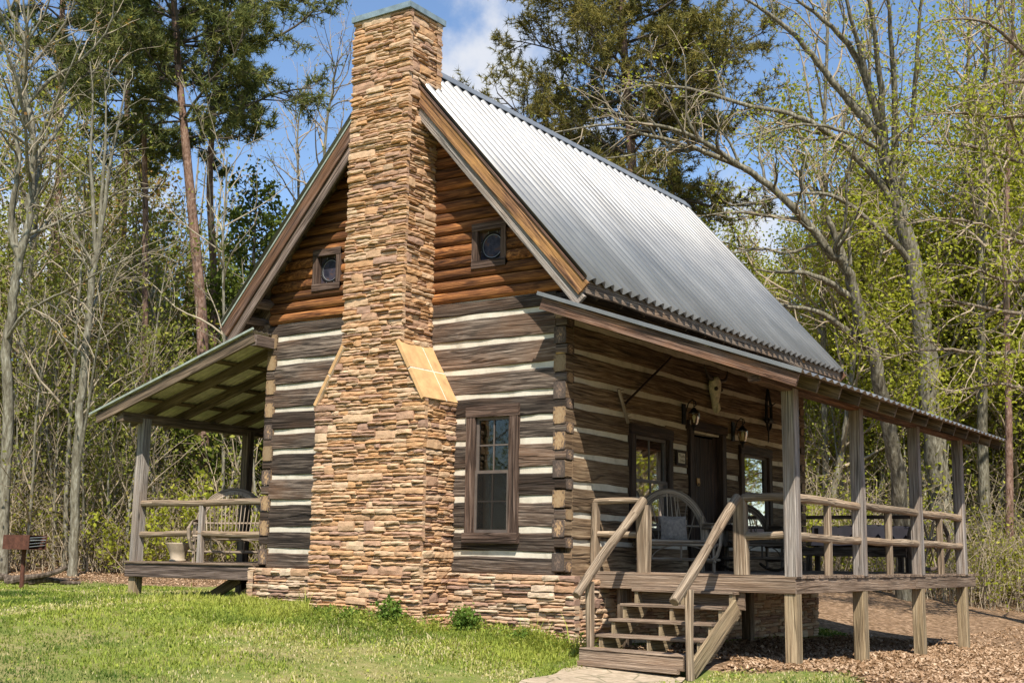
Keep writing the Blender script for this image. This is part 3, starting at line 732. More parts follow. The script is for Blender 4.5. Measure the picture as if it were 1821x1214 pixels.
for s in (1, -1):
    L = .2; P = [(RX, RZ+.085), (RX+s*L*.66, RZ+.085-L*.66*SL)]
    mb.add([(P[0][0], y, P[0][1]+h) for y in (RY0, RY1) for h in (0, -.012)]+[(P[1][0], y, P[1][1]+h) for y in (RY0, RY1) for h in (0, -.012)], [[0, 4, 6, 2][::s], [1, 3, 7, 5][::s], [4, 5, 7, 6][::s], [0, 1, 5, 4][::s], [2, 6, 7, 3][::s]])
mb.build('ridge_cap', M_ridge, main_roof)
# roof boards under the metal, cut round the stack
mb = MB()
for s in (1, -1):
    for (y0, y1, xs) in ((RY0+.03, .04, .5), (.04, RY1-.03, 0)):
        xa, xb = RX+s*xs, RX+s*(WD/2+EX-.03)
        for (h0, h1) in ((.035, .085),):
            P = [(x, y, roofz(x)-h) for x in (xa, xb) for y in (y0, y1) for h in (h0, h1)]
            F = [[0, 2, 6, 4], [1, 5, 7, 3], [0, 4, 5, 1], [2, 3, 7, 6], [0, 1, 3, 2], [4, 6, 7, 5]]
            mb.add(P, [f[::s] for f in F], [[(p*3, q) for p, q in ((0, 0), (0, 1), (1, 1), (1, 0))]]*6, .3)
mb.build('roof_boarding', M_raft, main_roof)
# bargeboards: deep upper board with a slimmer fly rafter set back below it
for (yo, d) in ((RY0+.02, 1), (RY1-.02, -1)):
    for s in (1, -1):
        x1 = RX+s*(WD/2+EX); x0 = RX+s*(.44 if d > 0 else .0)
        up = V3(s*SL, 0, 1)/math.hypot(SL, 1)
        def off(x, v): return roofz(x)-v
        m1 = MB(); plank(m1, (x0, yo+d*.02, off(x0, .165)), (x1, yo+d*.02, off(x1, .165)), .036, .19, up, wob=.0, rnd=.5)
        m1.build('bargeboard', M_orng if (s > 0 and d > 0) else M_fasc, main_roof)
        m2 = MB(); x1b = x1-s*.06; plank(m2, (x0, yo+d*.06, off(x0, .375)), (x1b, yo+d*.06, off(x1b, .375)), .05, .17, up, rnd=.55)
        m2.build('fly_rafter', M_grey if s > 0 else M_fasg, main_roof)
        m3 = MB(); plank(m3, (x0, yo+d*.0, off(x0, .035)), (x1+s*.02, yo+d*.0, off(x1+s*.02, .035)), .03, .024, up, rnd=.5, cham=.002)
        m3.build('rake_flashing', M_green if s < 0 else M_fasc, main_roof)
# soffit, fascia and rafter tails along both eaves
for s in (1, -1):
    xe = RX+s*(WD/2+EX-.05)
    m = MB(); plank(m, (xe, RY0+.06, roofz(xe)-.17), (xe, RY1-.06, roofz(xe)-.17), .05, .16, (0, 0, 1), wob=.004, rnd=.6, seg=.4)
    m.build('eave_fascia', M_eave, main_roof)
    m = MB()
    plank(m, (RX+s*(WD/2+.06), .0, 3.36), (RX+s*(WD/2+.06), LN, 3.36), .12, .2, rnd=.3); m.build('wall_plate', M_raft, main_roof)
    y = .1
    while y < LN+.3:
        m = MB(); xa = RX+s*(WD/2-.1); xb = RX+s*(WD/2+EX-.09); plank(m, (xa, y, roofz(xa)-.18), (xb, y, roofz(xb)-.18), .06, .17, V3(s*SL, 0, 1), rnd=random.random()); m.build('rafter_tail', M_raft, main_roof)
        m = MB(); plank(m, (xa+s*.05, y+.03, roofz(xa)-.42), (xb-s*.02, y+.03, roofz(xb)-.26), .03, .11, (0, 0, 1), rnd=random.random()); m.build('soffit_block', M_eave, main_roof)
        y += .61
# soffit log plates that carry the overhang at the left corner
m = MB(); logpole(m, (-WD+.02, -.38, 3.72), (-WD-.02, .1, 3.74), .075, endmat=1); logpole(m, (-WD-.22, -.3, 3.5), (-WD-.2, .2, 3.5), .06, endmat=1)
m.build('outrigger_log', [M_fasg, M_end], main_roof)

# ---------------------------------------------------------------- windows and doors
def window(to, s0, s1, z0, z1, flip, cas=.13, grid=(2, 2), mat=None, sillw=.03, dep=0.0, screen=True):
    """casing outside the opening, two sashes with glazing bars, glass, screen on the lower one"""
    cm = mat or M_frame
    def bd(mb, a, b, c, d, e, f, mt=0, vert=False):       # s a..b, d c..d, z e..f
        P = lambda s, dd, z: to(s, dd, z)
        if vert: plank(mb, P((a+b)/2, (c+d)/2, e), P((a+b)/2, (c+d)/2, f), abs(d-c) if to(1, 0, 0)[0] == to(0, 0, 0)[0] else b-a, (b-a) if to(1, 0, 0)[0] == to(0, 0, 0)[0] else abs(d-c), to(0, 1, 0) if to(0, 1, 0)[2] == 0 else (0, 1, 0), rnd=random.uniform(.3, .7), cham=.004)
        else: plank(mb, P(a, (c+d)/2, (e+f)/2), P(b, (c+d)/2, (e+f)/2), abs(d-c), f-e, (0, 0, 1), rnd=random.uniform(.3, .7), cham=.004)
    fr = MB()
    bd(fr, s0-cas, s0, -.12, .045, z0-.0, z1, vert=True) if False else None
    def pb(mb, a, b, c, d, e, f, r=None):
        P = [to(s, dd, z) for s in (a, b) for dd in (c, d) for z in (e, f)]
        F = [[0, 4, 5, 1], [2, 3, 7, 6], [0, 1, 3, 2], [4, 6, 7, 5], [0, 2, 6, 4], [1, 5, 7, 3]]
        F = [x[::-1] for x in F]
        if flip: F = [x[::-1] for x in F]
        ou, ov = random.uniform(0, 30), random.uniform(0, 30); tall = (f-e) > (b-a)
        uvs = []
        cs = [(s, dd, z) for s in (a, b) for dd in (c, d) for z in (e, f)]
        for x in F: uvs.append([((cs[i][2] if tall else cs[i][0])+ou, (cs[i][0] if tall else cs[i][2])+cs[i][1]+ov) for i in x])
        mb.add(P, F, uvs, random.uniform(.3, .75) if r is None else r)
    pb(fr, s0-cas, s0, -.10, .05, z0-.02, z1); pb(fr, s1, s1+cas, -.10, .05, z0-.02, z1)
    pb(fr, s0-cas-.01, s1+cas+.01, -.10, .056, z1, z1+cas+.02)
    w = fr.build('window', cm, cabin)
    sl_ = MB(); pb(sl_, s0-cas-.02, s1+cas+.02, -.1, .075, z0-.15, z0-.02); sl_.build('window_sill', cm, w)
    zm = (z0+z1)/2+.02
    for (a, b, d, sc) in ((zm-.02, z1, .0, False), (z0-.02, zm+.02, .02, screen)):
        sa = MB(); t = .04
        pb(sa, s0, s0+t, d-.035, d, a, b); pb(sa, s1-t, s1, d-.035, d, a, b); pb(sa, s0+t, s1-t, d-.035, d, a, a+t); pb(sa, s0+t, s1-t, d-.035, d, b-t, b)
        for i in range(1, grid[0]): u = s0+(s1-s0)*i/grid[0]; pb(sa, u-.009, u+.009, d-.03, d-.008, a+t, b-t)
        for i in range(1, grid[1]): u = a+(b-a)*i/grid[1]; pb(sa, s0+t, s1-t, d-.031, d-.009, u-.009, u+.009)
        so_ = sa.build('sash', M_sash, w)
        g = MB(); pb(g, s0+t, s1-t, d-.022, d-.018, a+t, b-t); g.build('glass', M_glass, w)
        if sc: g = MB(); pb(g, s0+t, s1-t, d+.002, d+.004, a+t, b-t); g.build('insect_screen', M_screen, w)
    return w
w = window(toG, -1.33, -.80, .47, 1.90, False)
tag(w, label='tall double hung window beside the chimney')
mb = MB()   # pale reveal boards seen through the glass
pbox(mb, -1.36, -1.33, .03, .3, .45, 1.9); mb.build('reveal_board', M_slab, w)
window(toP, 1.70, 2.65, .55, 1.78, True, cas=.12, grid=(2, 1), mat=M_dark, screen=False)
window(toP, 5.19, 6.16, .55, 1.78, True, cas=.12, grid=(1, 1), mat=M_dark, screen=False)
def gable_window(s0, s1, z0, z1, nm):
    fr = MB(); t = .085
    for (a, b, e, f) in ((s0, s0+t, z0, z1), (s1-t, s1, z0, z1), (s0, s1, z1-t, z1+.012), (s0, s1, z0-.012, z0+t)):
        tall = f-e > b-a
        P = [toG(s, d, z) for s in (a, b) for d in (-.075, .043 if tall else .05) for z in (e, f)]
        F = [[0, 1, 5, 4], [2, 6, 7, 3], [0, 2, 3, 1], [4, 5, 7, 6], [0, 4, 6, 2], [1, 3, 7, 5]]; F = [x[::-1] for x in F]
        cs = [(s, d, z) for s in (a, b) for d in (-.02, .1) for z in (e, f)]; ou = random.uniform(0, 30)
        fr.add(P, [x for x in F], [[((cs[i][2] if tall else cs[i][0])+ou, (cs[i][0] if tall else cs[i][2])+cs[i][1]) for i in x] for x in F], random.uniform(.4, .7))
    w = fr.build('gable_window', M_frame, cabin)
    g = MB(); pbox(g, s0+t, s1-t, .058, .066, z0+t, z1-t); g.build('stained_pane', M_stain, w)
    r = MB(); cx, cz, rr = (s0+s1)/2, (z0+z1)/2, (s1-s0)/2-t-.015
    tube(r, [(cx+rr*math.cos(i*.2618),   .05, cz+rr*math.sin(i*.2618)) for i in range(25)], .012, 6, caps=False)
    r.build('lead_ring', M_iron, w)
    r = MB(); tube(r, [(cx+rr*.9*math.cos(i*.2618),  .051, cz+rr*.9*math.sin(i*.2618)) for i in range(25)], .004, 5, caps=False)
    for k in (-1, 1):
        for kk in (-1, 1):
            tube(r, [(cx+k*.07,   .05, cz+kk*rr), (cx+k*.07, .05, z0+t if kk < 0 else z1-t)], .004, 5)
            tube(r, [(cx+k*rr,   .05, cz+kk*.06), (s0+t if k < 0 else s1-t,   .05, cz+kk*.06)], .004, 5)
    r.build('lead_came', M_lead, w)
    tag(w, label=nm)
gable_window(-1.44, -.90, 3.855, 4.43, 'small square window with round leaded pane right of the chimney')
gable_window(-4.26, -3.73, 3.855, 4.43, 'small square window with round leaded pane left of the chimney')
# door
mb = MB()
for k in range(5): plank(mb, (-.07, 3.5+.15*k+.075, -.02), (-.07, 3.5+.15*k+.075, 1.92), .045, .147, (0, 1, 0), rnd=random.random())
door = mb.build('front_door', M_dark, cabin)
mb = MB()
for (y0, y1, z0, z1) in ((3.31, 3.44, -.02, 2.0), (4.4, 4.53, -.02, 2.0), (3.28, 4.56, 2.0, 2.13)):
    if z1-z0 > 1: plank(mb, (-.02, (y0+y1)/2, z0), (-.02, (y0+y1)/2, z1), .14, y1-y0, (0, 1, 0))
    else: plank(mb, (-.015, y0, (z0+z1)/2), (-.015, y1, (z0+z1)/2), .15, z1-z0)
plank(mb, (-.07, 4.33, -.02), (-.07, 4.33, 1.95), .04, .14, (0, 1, 0))
mb.build('door_frame', M_dark, door)
mb = MB(); pbox(mb, -.045, -.03, 3.68, 3.77, 1.25, 1.32); tube(mb, [(-.03, 3.725+.04*math.cos(t), 1.26+.05*math.sin(t)) for t in [math.pi+i*.524 for i in range(7)]], .008, 6)
mb.build('door_knocker', M_brass, door)

# ---------------------------------------------------------------- front porch
PX, PY0, PY1 = 2.63, .58, 8.2
DP = MB()
y = PY0-.02
while y < PY1:
    w_ = .138; plank(DP, (.12, y+w_/2, -.016), (PX+.05+random.uniform(-.006, .01), y+w_/2, -.016), w_, .032, (0, 0, 1), wob=.001, cham=.004); y += w_+.006
fporch = DP.build('front_porch', M_deck, cabin)
m = MB(); plank(m, (.1, PY0, -.117), (PX+.038, PY0, -.117), .038, .165, (0, 0, 1), rnd=.62); m.build('rim_board', M_deck, fporch)
m = MB(); plank(m, (PX+.02, PY0+.02, -.117), (PX+.02, 5.0, -.117), .038, .165, (0, 0, 1), rnd=.5); m.build('rim_board', M_deck, fporch)
m = MB(); plank(m, (PX+.024, 5.006, -.12), (PX+.024, PY1, -.12), .038, .165, (0, 0, 1), rnd=.05); m.build('rim_board', M_deck, fporch)
for yy in np.arange(1.2, PY1, .62):
    m = MB(); plank(m, (.14, yy, -.12), (PX, yy, -.12), .04, .16, (0, 0, 1)); m.build('floor_joist', M_raft, fporch)
POSTY = [.635, 2.87, 5.33, 7.62]
for i, yy in enumerate(POSTY):
    m = MB(); s_ = .155 if i == 0 else .15
    plank(m, (PX-.01, yy, -.01), (PX-.01, yy, 2.1), s_, s_, (0, 1, 0), wob=.0018, cham=.012, seg=.5, rnd=.5+.1*(i == 0)); m.build('porch_post', M_grey, fporch)
    m = MB(); plank(m, (PX-.03, yy+.02, gzf(PX, yy)-.15), (PX-.03, yy+.02, -.2), .15, .15, (0, 1, 0), cham=.008, rnd=.5); m.build('pier_post', M_pier, fporch)
for (xx, yy) in ((.95, 7.75), (.5, 4.2), (.4, .75)):
    m = MB(); plank(m, (xx, yy, gzf(xx, yy)-.15), (xx, yy, -.2), .14, .14, (0, 1, 0), cham=.008, rnd=.3); m.build('pier_post', M_raft, fporch)
m = MB(); plank(m, (PX-.02, -.34, 2.145), (PX-.02, 8.3, 2.16), .15, .15, (0, 0, 1), wob=.001, rnd=.5, cham=.008); m.build('porch_beam', M_fasc, fporch)
# rails and balusters of peeled poles
def rail(a, b, r): m = MB(); logpole(m, a, b, r, 10, 0, .006); m.build('rail', M_rail, fporch)
for i in range(3):
    ya, yb = POSTY[i]+.06, POSTY[i+1]-.06
    rail((PX, ya, .87), (PX, yb, .86), .052); rail((PX, ya, .43), (PX, yb, .425), .05)
    yc = (1.74, 4.05, 6.45)[i]
    m = MB(); plank(m, (PX-.01, yc, -.02), (PX-.01, yc, .83), .085, .08, (0, 1, 0), wob=.004, cham=.015, seg=.3); m.build('baluster', M_rail, fporch)
m = MB(); plank(m, (PX-.06, 7.62, .885), (.1, 7.62, .885), .1, .06, (0, 0, 1), rnd=.2); m.build('rail', M_bench, fporch)
rail((PX-.06, 7.62, .43), (.1, 7.62, .43), .045)
ye = PY0+.045
rail((.06, ye, .845), (.70, ye, .862), .04); rail((.08, ye, .45), (.66, ye, .45), .04)
rail((2.03, ye, .872), (PX-.07, ye, .872), .05); rail((2.05, ye, .44), (PX-.07, ye, .45), .045)
def rough_post(x, w, h, nm='rail_post'):
    m = MB(); plank(m, (x, ye, -.02), (x, ye, h), w, .12, (0, 1, 0), wob=.008, cham=.02, seg=.15, rnd=.45); m.build(nm, M_rail, fporch)
rough_post(.07, .075, .84); rough_post(.74, .155, .8); rough_post(2.0, .165, .86)
# porch roof
def pz(x): return 3.27-.355*x
pr = MB(); corr(pr, (-.1, pz(-.1)), (3.2, pz(3.2)), RY0, 8.45, pitch=.22, amp=.018)
proof = pr.build('porch_roof', M_metal, cabin, smooth=True)
up = V3(.355, 0, 1)
yy = RY0+.05; k = 0
while yy < 8.5:
    m = MB(); x1 = 3.1 if k else 3.13; plank(m, (-.1, yy, pz(-.1)-.115), (x1, yy, pz(x1)-.115), .042, .145, up, rnd=random.random()); m.build('rafter', M_raft if k else M_fasc, proof); yy += .682; k += 1
for xx in (.5, 1.3, 2.1, 3.05):
    m = MB(); plank(m, (xx, RY0+.03, pz(xx)-.03), (xx, 8.42, pz(xx)-.03), .09, .022, up); m.build('purlin', M_raft, proof)
m = MB(); plank(m, (-.13, RY0-.004, pz(-.13)-.002), (3.2, RY0-.004, pz(3.2)-.002), .02, .045, up, cham=.001); m.build('rake_edge', M_metal, proof)
m = MB(); plank(m, (2.55, -.3, 2.2), (2.55, .08, 2.26), .1, .12, (0, 0, 1)); m.build('beam_block', M_raft, proof)

# steps down from the near end of the porch
SX0, SX1 = .72, 1.99
TR = [(.39, -.19), (.11, -.355), (-.16, -.52), (-.44, -.68)]
# outer stringer board on the right carries the steps; notched carriages stand under the treads
st = MB(); plank(st, (SX1+.03, .42, -.36), (SX1+.03, -.70, -.99), .04, .2, (0, 0, 1), rnd=.6)
steps = st.build('porch_steps', M_pier, cabin)
for xx in (SX0+.03, (SX0+SX1)/2, SX1-.03):
    prof = []; 
    for i, (yf, zt) in enumerate(TR): prof += [(yf+.02, zt-.034), (yf+.02, (TR[i+1][1]-.034) if i < 3 else -.95)]
    low = [(-.34, -.95)]+[(yf+.27, zt-.25) for yf, zt in TR[::-1]]+[(.49, -.3), (.49, -.224)]
    poly = prof+low; n = len(poly); ous = random.uniform(0, 20)
    m = MB(); vs = [(x, y_, z_) for x in (xx-.022, xx+.022) for (y_, z_) in poly]
    m.add(vs, [list(range(n))[::-1], [n+k for k in range(n)]], [[(p[0]+ous, p[1]) for p in poly][::-1], [(p[0]+ous, p[1]) for p in poly]], .5)
    m.add(vs, [[k, (k+1) % n, n+(k+1) % n, n+k] for k in range(n)], [[(poly[k][1], 0), (poly[(k+1) % n][1], 0), (poly[(k+1) % n][1], .04), (poly[k][1], .04)] for k in range(n)], .6)
    m.build('stair_carriage', M_pier, steps)
for i, (yf, zt) in enumerate(TR):
    m = MB(); plank(m, (SX0-.02, yf+.14, zt-.016), (SX1+.0, yf+.14, zt-.016), .29, .034, (0, 0, 1), wob=.001, rnd=.55); m.build('tread', M_deck, steps)
m = MB(); plank(m, (SX0, .62, -.3), (SX1+.05, .62, -.3), .03, .2, (0, 0, 1), rnd=.35); m.build('riser', M_deck, steps)
m = MB(); plank(m, (SX0-.06, -.72, -.90), (SX1-.06, -.72, -.92), .04, .15, (0, 0, 1), rnd=.6); plank(m, (SX0-.06, -.60, -.832), (SX1-.06, -.60, -.85), .28, .032, (0, 0, 1), rnd=.7)
plank(m, (SX1-.075, -.70, -.93), (SX1-.075, -.46, -.93), .03, .13, (0, 0, 1)); m.build('bottom_step', M_deck, steps)
m = MB(); plank(m, (SX0-.05, -.77, -.975), (SX1-.1, -.77, -1.0), .08, .05, (0, 0, 1), rnd=.7); m.build('footing_board', M_deck, steps)
m = MB(); plank(m, (SX0-.03, -.56, -.84), (SX0-.03, -.56, -.1), .075, .09, (0, 1, 0), wob=.006, cham=.015, seg=.15); m.build('newel_post', M_rail, steps)
m = MB(); plank(m, (SX1+.02, -.74, -1.08), (SX1+.02, -.74, -.15), .075, .09, (0, 1, 0), wob=.006, cham=.015, seg=.15); m.build('newel_post', M_rail, steps)
for (a, b) in (((.69, -.86, -.24), (.74, .60, .86)), ((1.96, -.98, -.27), (1.985, .57, .87))):
    m = MB(); logpole(m, a, b, .055, 12, 0, .006); m.build('handrail', M_rail, steps)

# ---------------------------------------------------------------- rear porch (left of the chimney)
LX = -7.98
m = MB(); y = -.02
while y < LN:
    plank(m, (LX-.01, y+.069, -.016), (-WD-.1, y+.069, -.016), .138, .032, (0, 0, 1), cham=.004); y += .144
lporch = m.build('side_porch', M_deck, cabin)
m = MB(); plank(m, (LX, .02, -.135), (-WD-.09, .02, -.135), .038, .2, (0, 0, 1), rnd=.15); m.build('rim_board', M_fasg, lporch)
m = MB(); plank(m, (LX+.02, .04, -.135), (LX+.02, LN, -.135), .038, .2, (0, 0, 1), rnd=.2); m.build('rim_board', M_fasg, lporch)
for yy in (.1, 2.33, 4.9, 7.5):
    m = MB(); plank(m, (LX+.13, yy, -.01), (LX+.13, yy, 2.2), .155, .155, (0, 1, 0), wob=.0015, cham=.01, seg=.5, rnd=.62 if yy < 1 else .2); m.build('porch_post', M_grey if yy < 1 else M_raft, lporch)
    m = MB(); plank(m, (LX+.12, yy+.02, gzf(LX, yy)-.15), (LX+.12, yy+.02, -.235), .15, .15, (0, 1, 0)); m.build('pier_post', M_pier if yy < 1 else M_raft, lporch)
for (xx, yy) in ((-5.55, .9), (-5.3, 1.6), (-6.5, 4.9), (-5.4, 4.9)):
    m = MB(); plank(m, (xx, yy, gzf(xx, yy)-.15), (xx, yy, -.235), .13, .13, (0, 1, 0)); m.build('pier_post', M_raft, lporch)
for (a, b) in (((-7.35, 1.2, -.55), (-6.7, 1.2, -.24)), ((-6.6, 1.0, -.6), (-5.9, 1.0, -.24))):
    m = MB(); plank(m, a, b, .05, .16, (0, 0, 1)); m.build('brace', M_pier, lporch)
m = MB(); plank(m, (LX+.1, -.36, 2.2), (LX+.1, LN+.3, 2.2), .15, .145, (0, 0, 1), rnd=.35); m.build('porch_beam', M_raft, lporch)
for (a, b, r) in (((LX+.18, .1, .875), (-WD-.02, .1, .88), .05), ((LX+.16, .1, .415), (-WD-.02, .1, .42), .045)):
    m = MB(); logpole(m, a, b, r, 10, 0, .008); m.build('rail', M_rail, lporch)
m = MB(); plank(m, (-6.42, .1, -.02), (-6.42, .1, .84), .1, .08, (0, 1, 0), wob=.004, cham=.015, seg=.3); m.build('baluster', M_grey, lporch)
def lz(x): return 3.27-.298*(-5.1-x)
pr = MB(); corr(pr, (-5.02, lz(-5.02)), (-8.47, lz(-8.47)), RY0, 8.45, pitch=.11, amp=.012)
lroof = pr.build('porch_roof', M_under, cabin, smooth=True)
up = V3(-.298, 0, 1); yy = RY0+.05; k = 0
while yy < 8.5:
    m = MB(); plank(m, (-4.98, yy, lz(-4.98)-.12), (-8.36, yy, lz(-8.36)-.12), .042, .15, up, rnd=.3); m.build('rafter', M_raft, lroof); yy += .66; k += 1
for xx in (-5.25, -6.05, -6.85, -7.65, -8.3):
    m = MB(); plank(m, (xx, RY0+.03, lz(xx)-.033), (xx, 8.42, lz(xx)-.033), .1, .024, up); m.build('purlin', M_raft, lroof)
m = MB(); plank(m, (-4.96, RY0-.004, lz(-4.96)-.006), (-8.49, RY0-.004, lz(-8.49)-.006), .024, .032, up, cham=.001); m.build('rake_edge', M_green, lroof)
m = MB(); plank(m, (-5.0, RY0+.05, lz(-5)-.15), (-5.05, .1, lz(-5)-.15), .12, .16, (0, 0, 1)); m.build('ledger_block', M_fasg, lroof)

# ---------------------------------------------------------------- things hung on the porch wall
def lantern(loc, label):
    r = empty('wall_lantern', loc, label, 'lantern', 'lanterns flanking the front door'); r.scale = (.85, .85, .88)
    m = MB(); pbox(m, 0, .03, -.05, .05, -.17, .16); m.build('back_plate', M_iron, r, inv=False)
    m = MB(); tube(m, [(.02, 0, -.1), (.06, 0, .05), (.1, 0, .17), (.17, 0, .22), (.23, 0, .19), (.24, 0, .13), (.21, 0, .11)], .011, 8); tube(m, [(.2, 0, .2), (.2, 0, .08)], .008, 6); m.build('scroll_arm', M_iron, r, inv=False)
    m = MB(); lathe(m, (.2, 0, 0), [(0, .1), (.03, .085), (.05, .05), (.085, .02), (.1, .0), (.0, -.002)]); m.build('lantern_top', M_iron, r, inv=False, smooth=True)
    m = MB(); lathe(m, (.2, 0, 0), [(.092, -.002), (.088, -.08), (.07, -.16), (.05, -.19)], 16); m.build('lantern_glass', M_lglass, r, inv=False, smooth=True)
    m = MB(); lathe(m, (.2, 0, 0), [(0, -.02), (.018, -.03), (.028, -.06), (.024, -.09), (.015, -.11), (.015, -.15), (0, -.15)], 12); m.build('bulb', M_bulb, r, inv=False, smooth=True)
    m = MB(); lathe(m, (.2, 0, 0), [(0, -.188), (.055, -.19), (.05, -.21), (.03, -.22), (.018, -.25), (.02, -.27), (0, -.3)]); m.build('finial', M_iron, r, inv=False, smooth=True)
lantern((.01, 3.16, 2.2), 'black iron lantern on the log wall left of the dark front door')
lantern((.01, 4.83, 2.1), 'black iron lantern on the log wall right of the dark front door')
m = MB(); tube(m, [(.02, 3.92+.06*math.sin(t), 2.07-.07*math.cos(t)) for t in [-2.5+i*.5 for i in range(11)]], .011, 6)
tag(m.build('horseshoe', M_iron), 'dark iron horseshoe nailed above the front door', 'horseshoe')
# skull
r = empty('cattle_skull', (.02, 4.06, 2.6), 'bleached cattle skull with dark horns hanging above the front door', 'skull')
m = MB(); prof = [(.24, .02, .05), (.21, .10, .07), (.15, .125, .085), (.08, .13, .085), (.02, .115, .08), (-.05, .085, .07), (-.13, .066, .055), (-.21, .056, .045), (-.27, .045, .03), (-.3, .02, .012)]
vs = []; n = 14
for (z, a, d) in prof:
    for k in range(n):
        t = 6.2832*k/n; dent = 1
        if .0 < z < .12 and (abs(math.sin(t)) > .75 and math.cos(t) > -.2): dent = .66
        vs.append((.07+d*math.cos(t)*dent, a*math.sin(t)*(1 if dent == 1 else .8), z))
fs = [[i*n+k, (i+1)*n+k, (i+1)*n+(k+1) % n, i*n+(k+1) % n] for i in range(len(prof)-1) for k in range(n)]
m.add(vs, [f[::-1] for f in fs]); m.build('cranium', M_bone, r, inv=False, smooth=True)
for s in (1, -1):
    m = MB(); tube(m, [(.07, s*.09, .19), (.08, s*.2, .2), (.1, s*.3, .22), (.1, s*.37, .29), (.09, s*.4, .38)], [.034, .03, .024, .016, .004], 8); m.build('horn', M_horn, r, inv=False, smooth=True)
    m = MB(); lathe(m, (.13, s*.085, .05), [(0, .035), (.025, .02), (.033, 0), (.025, -.02), (0, -.03)], 10); m.build('eye_socket', M_horn, r, inv=False, smooth=True)
    m = MB(); tube(m, [(.12, s*.02, -.16), (.13, s*.022, -.24), (.09, s*.024, -.31)], [.016, .018, .008], 6); m.build('nose_bone', M_bone, r, inv=False, smooth=True)
# hay rake
r = empty('hay_rake', (.03, 1.33, 2.12), 'old wooden hay rake hanging aslant on the porch log wall', 'rake')
m = MB(); logpole(m, (.03, .05, .03), (.03, 1.36, .82), .016, 8); m.build('handle', M_dark, r, inv=False)
m = MB(); a, b = V3(.03, -.126, .205), V3(.03, .128, -.215); plank(m, a, b, .04, .035, (0, .6, .8)); m.build('rake_head', M_twig, r, inv=False)
m = MB()
for i in range(10):
    p = a+(b-a)*(i+.5)/10; tube(m, [p, p+V3(.0, .13, .03)], [.008, .004], 5)
m.build('teeth', M_twig, r, inv=False)
# iron yoke-like ornament
r = empty('harness_hames', (.02, 6.1, 2.52), 'dark spiked harness hames hanging beside the right end window', 'harness')
for s in (1, -1):
    m = MB(); tube(m, [(.05, s*.02, .38), (.05, s*.05, .26), (.06, s*.09, .12), (.06, s*.1, -.02), (.06, s*.09, -.14), (.06, s*.06, -.24), (.05, s*.02, -.3)], [.014, .02, .026, .026, .028, .024, .016], 8); m.build('hame', M_iron, r, inv=False)
    m = MB(); tube(m, [(.06, s*.08, .1), (.1, s*.2, .17)], [.016, .006], 6); tube(m, [(.06, s*.08, -.15), (.1, s*.2, -.17)], [.016, .006], 6); m.build('prong', M_iron, r, inv=False)
m = MB(); tube(m, [(.06, -.09, .1), (.06, .09, .1)], .014, 6); tube(m, [(.06, -.08, -.14), (.06, .08, -.14)], .05, 8); tube(m, [(.05, 0, -.28), (.05, .0, -.44), (.05, -.03, -.5)], [.014, .01, .005], 6); m.build('strap', M_iron, r, inv=False)
# small plaque between the left window and the door
r = empty('wall_plaque', (.02, 3.03, 1.56), 'small cream plaque in a dark frame left of the front door', 'plaque')
m = MB(); pbox(m, 0, .025, -.14, .14, -.105, .105); m.build('plaque_frame', M_dark, r, inv=False)
m = MB(); pbox(m, .025, .031, -.1, .1, -.07, .07); m.build('plaque_face', M_cream, r, inv=False)
m = MB(); m.add([(.0335, -.085, .055), (.0335, -.055, .06), (.0335, -.06, -.0), (.0335, -.07, .02)], [[0, 3, 2, 1]])
for (y0, y1, z0, z1) in ((-.04, -.03, .01, .05), (-.02, -.012, .0, .035), (.0, .03, .015, .03), (.04, .055, .015, .045), (.065, .08, .012, .035), (-.06, -.052, -.055, -.01), (-.035, -.027, -.05, -.015), (-.015, .015, -.045, -.025), (.025, .035, -.055, -.02), (.045, .075, -.05, -.03)):
    m.add([(.0335, y0, z0), (.0335, y1, z0), (.0335, y1, z1), (.0335, y0, z1)], [[0, 1, 2, 3]])
m.build('plaque_lettering', M_ink, r, inv=False)

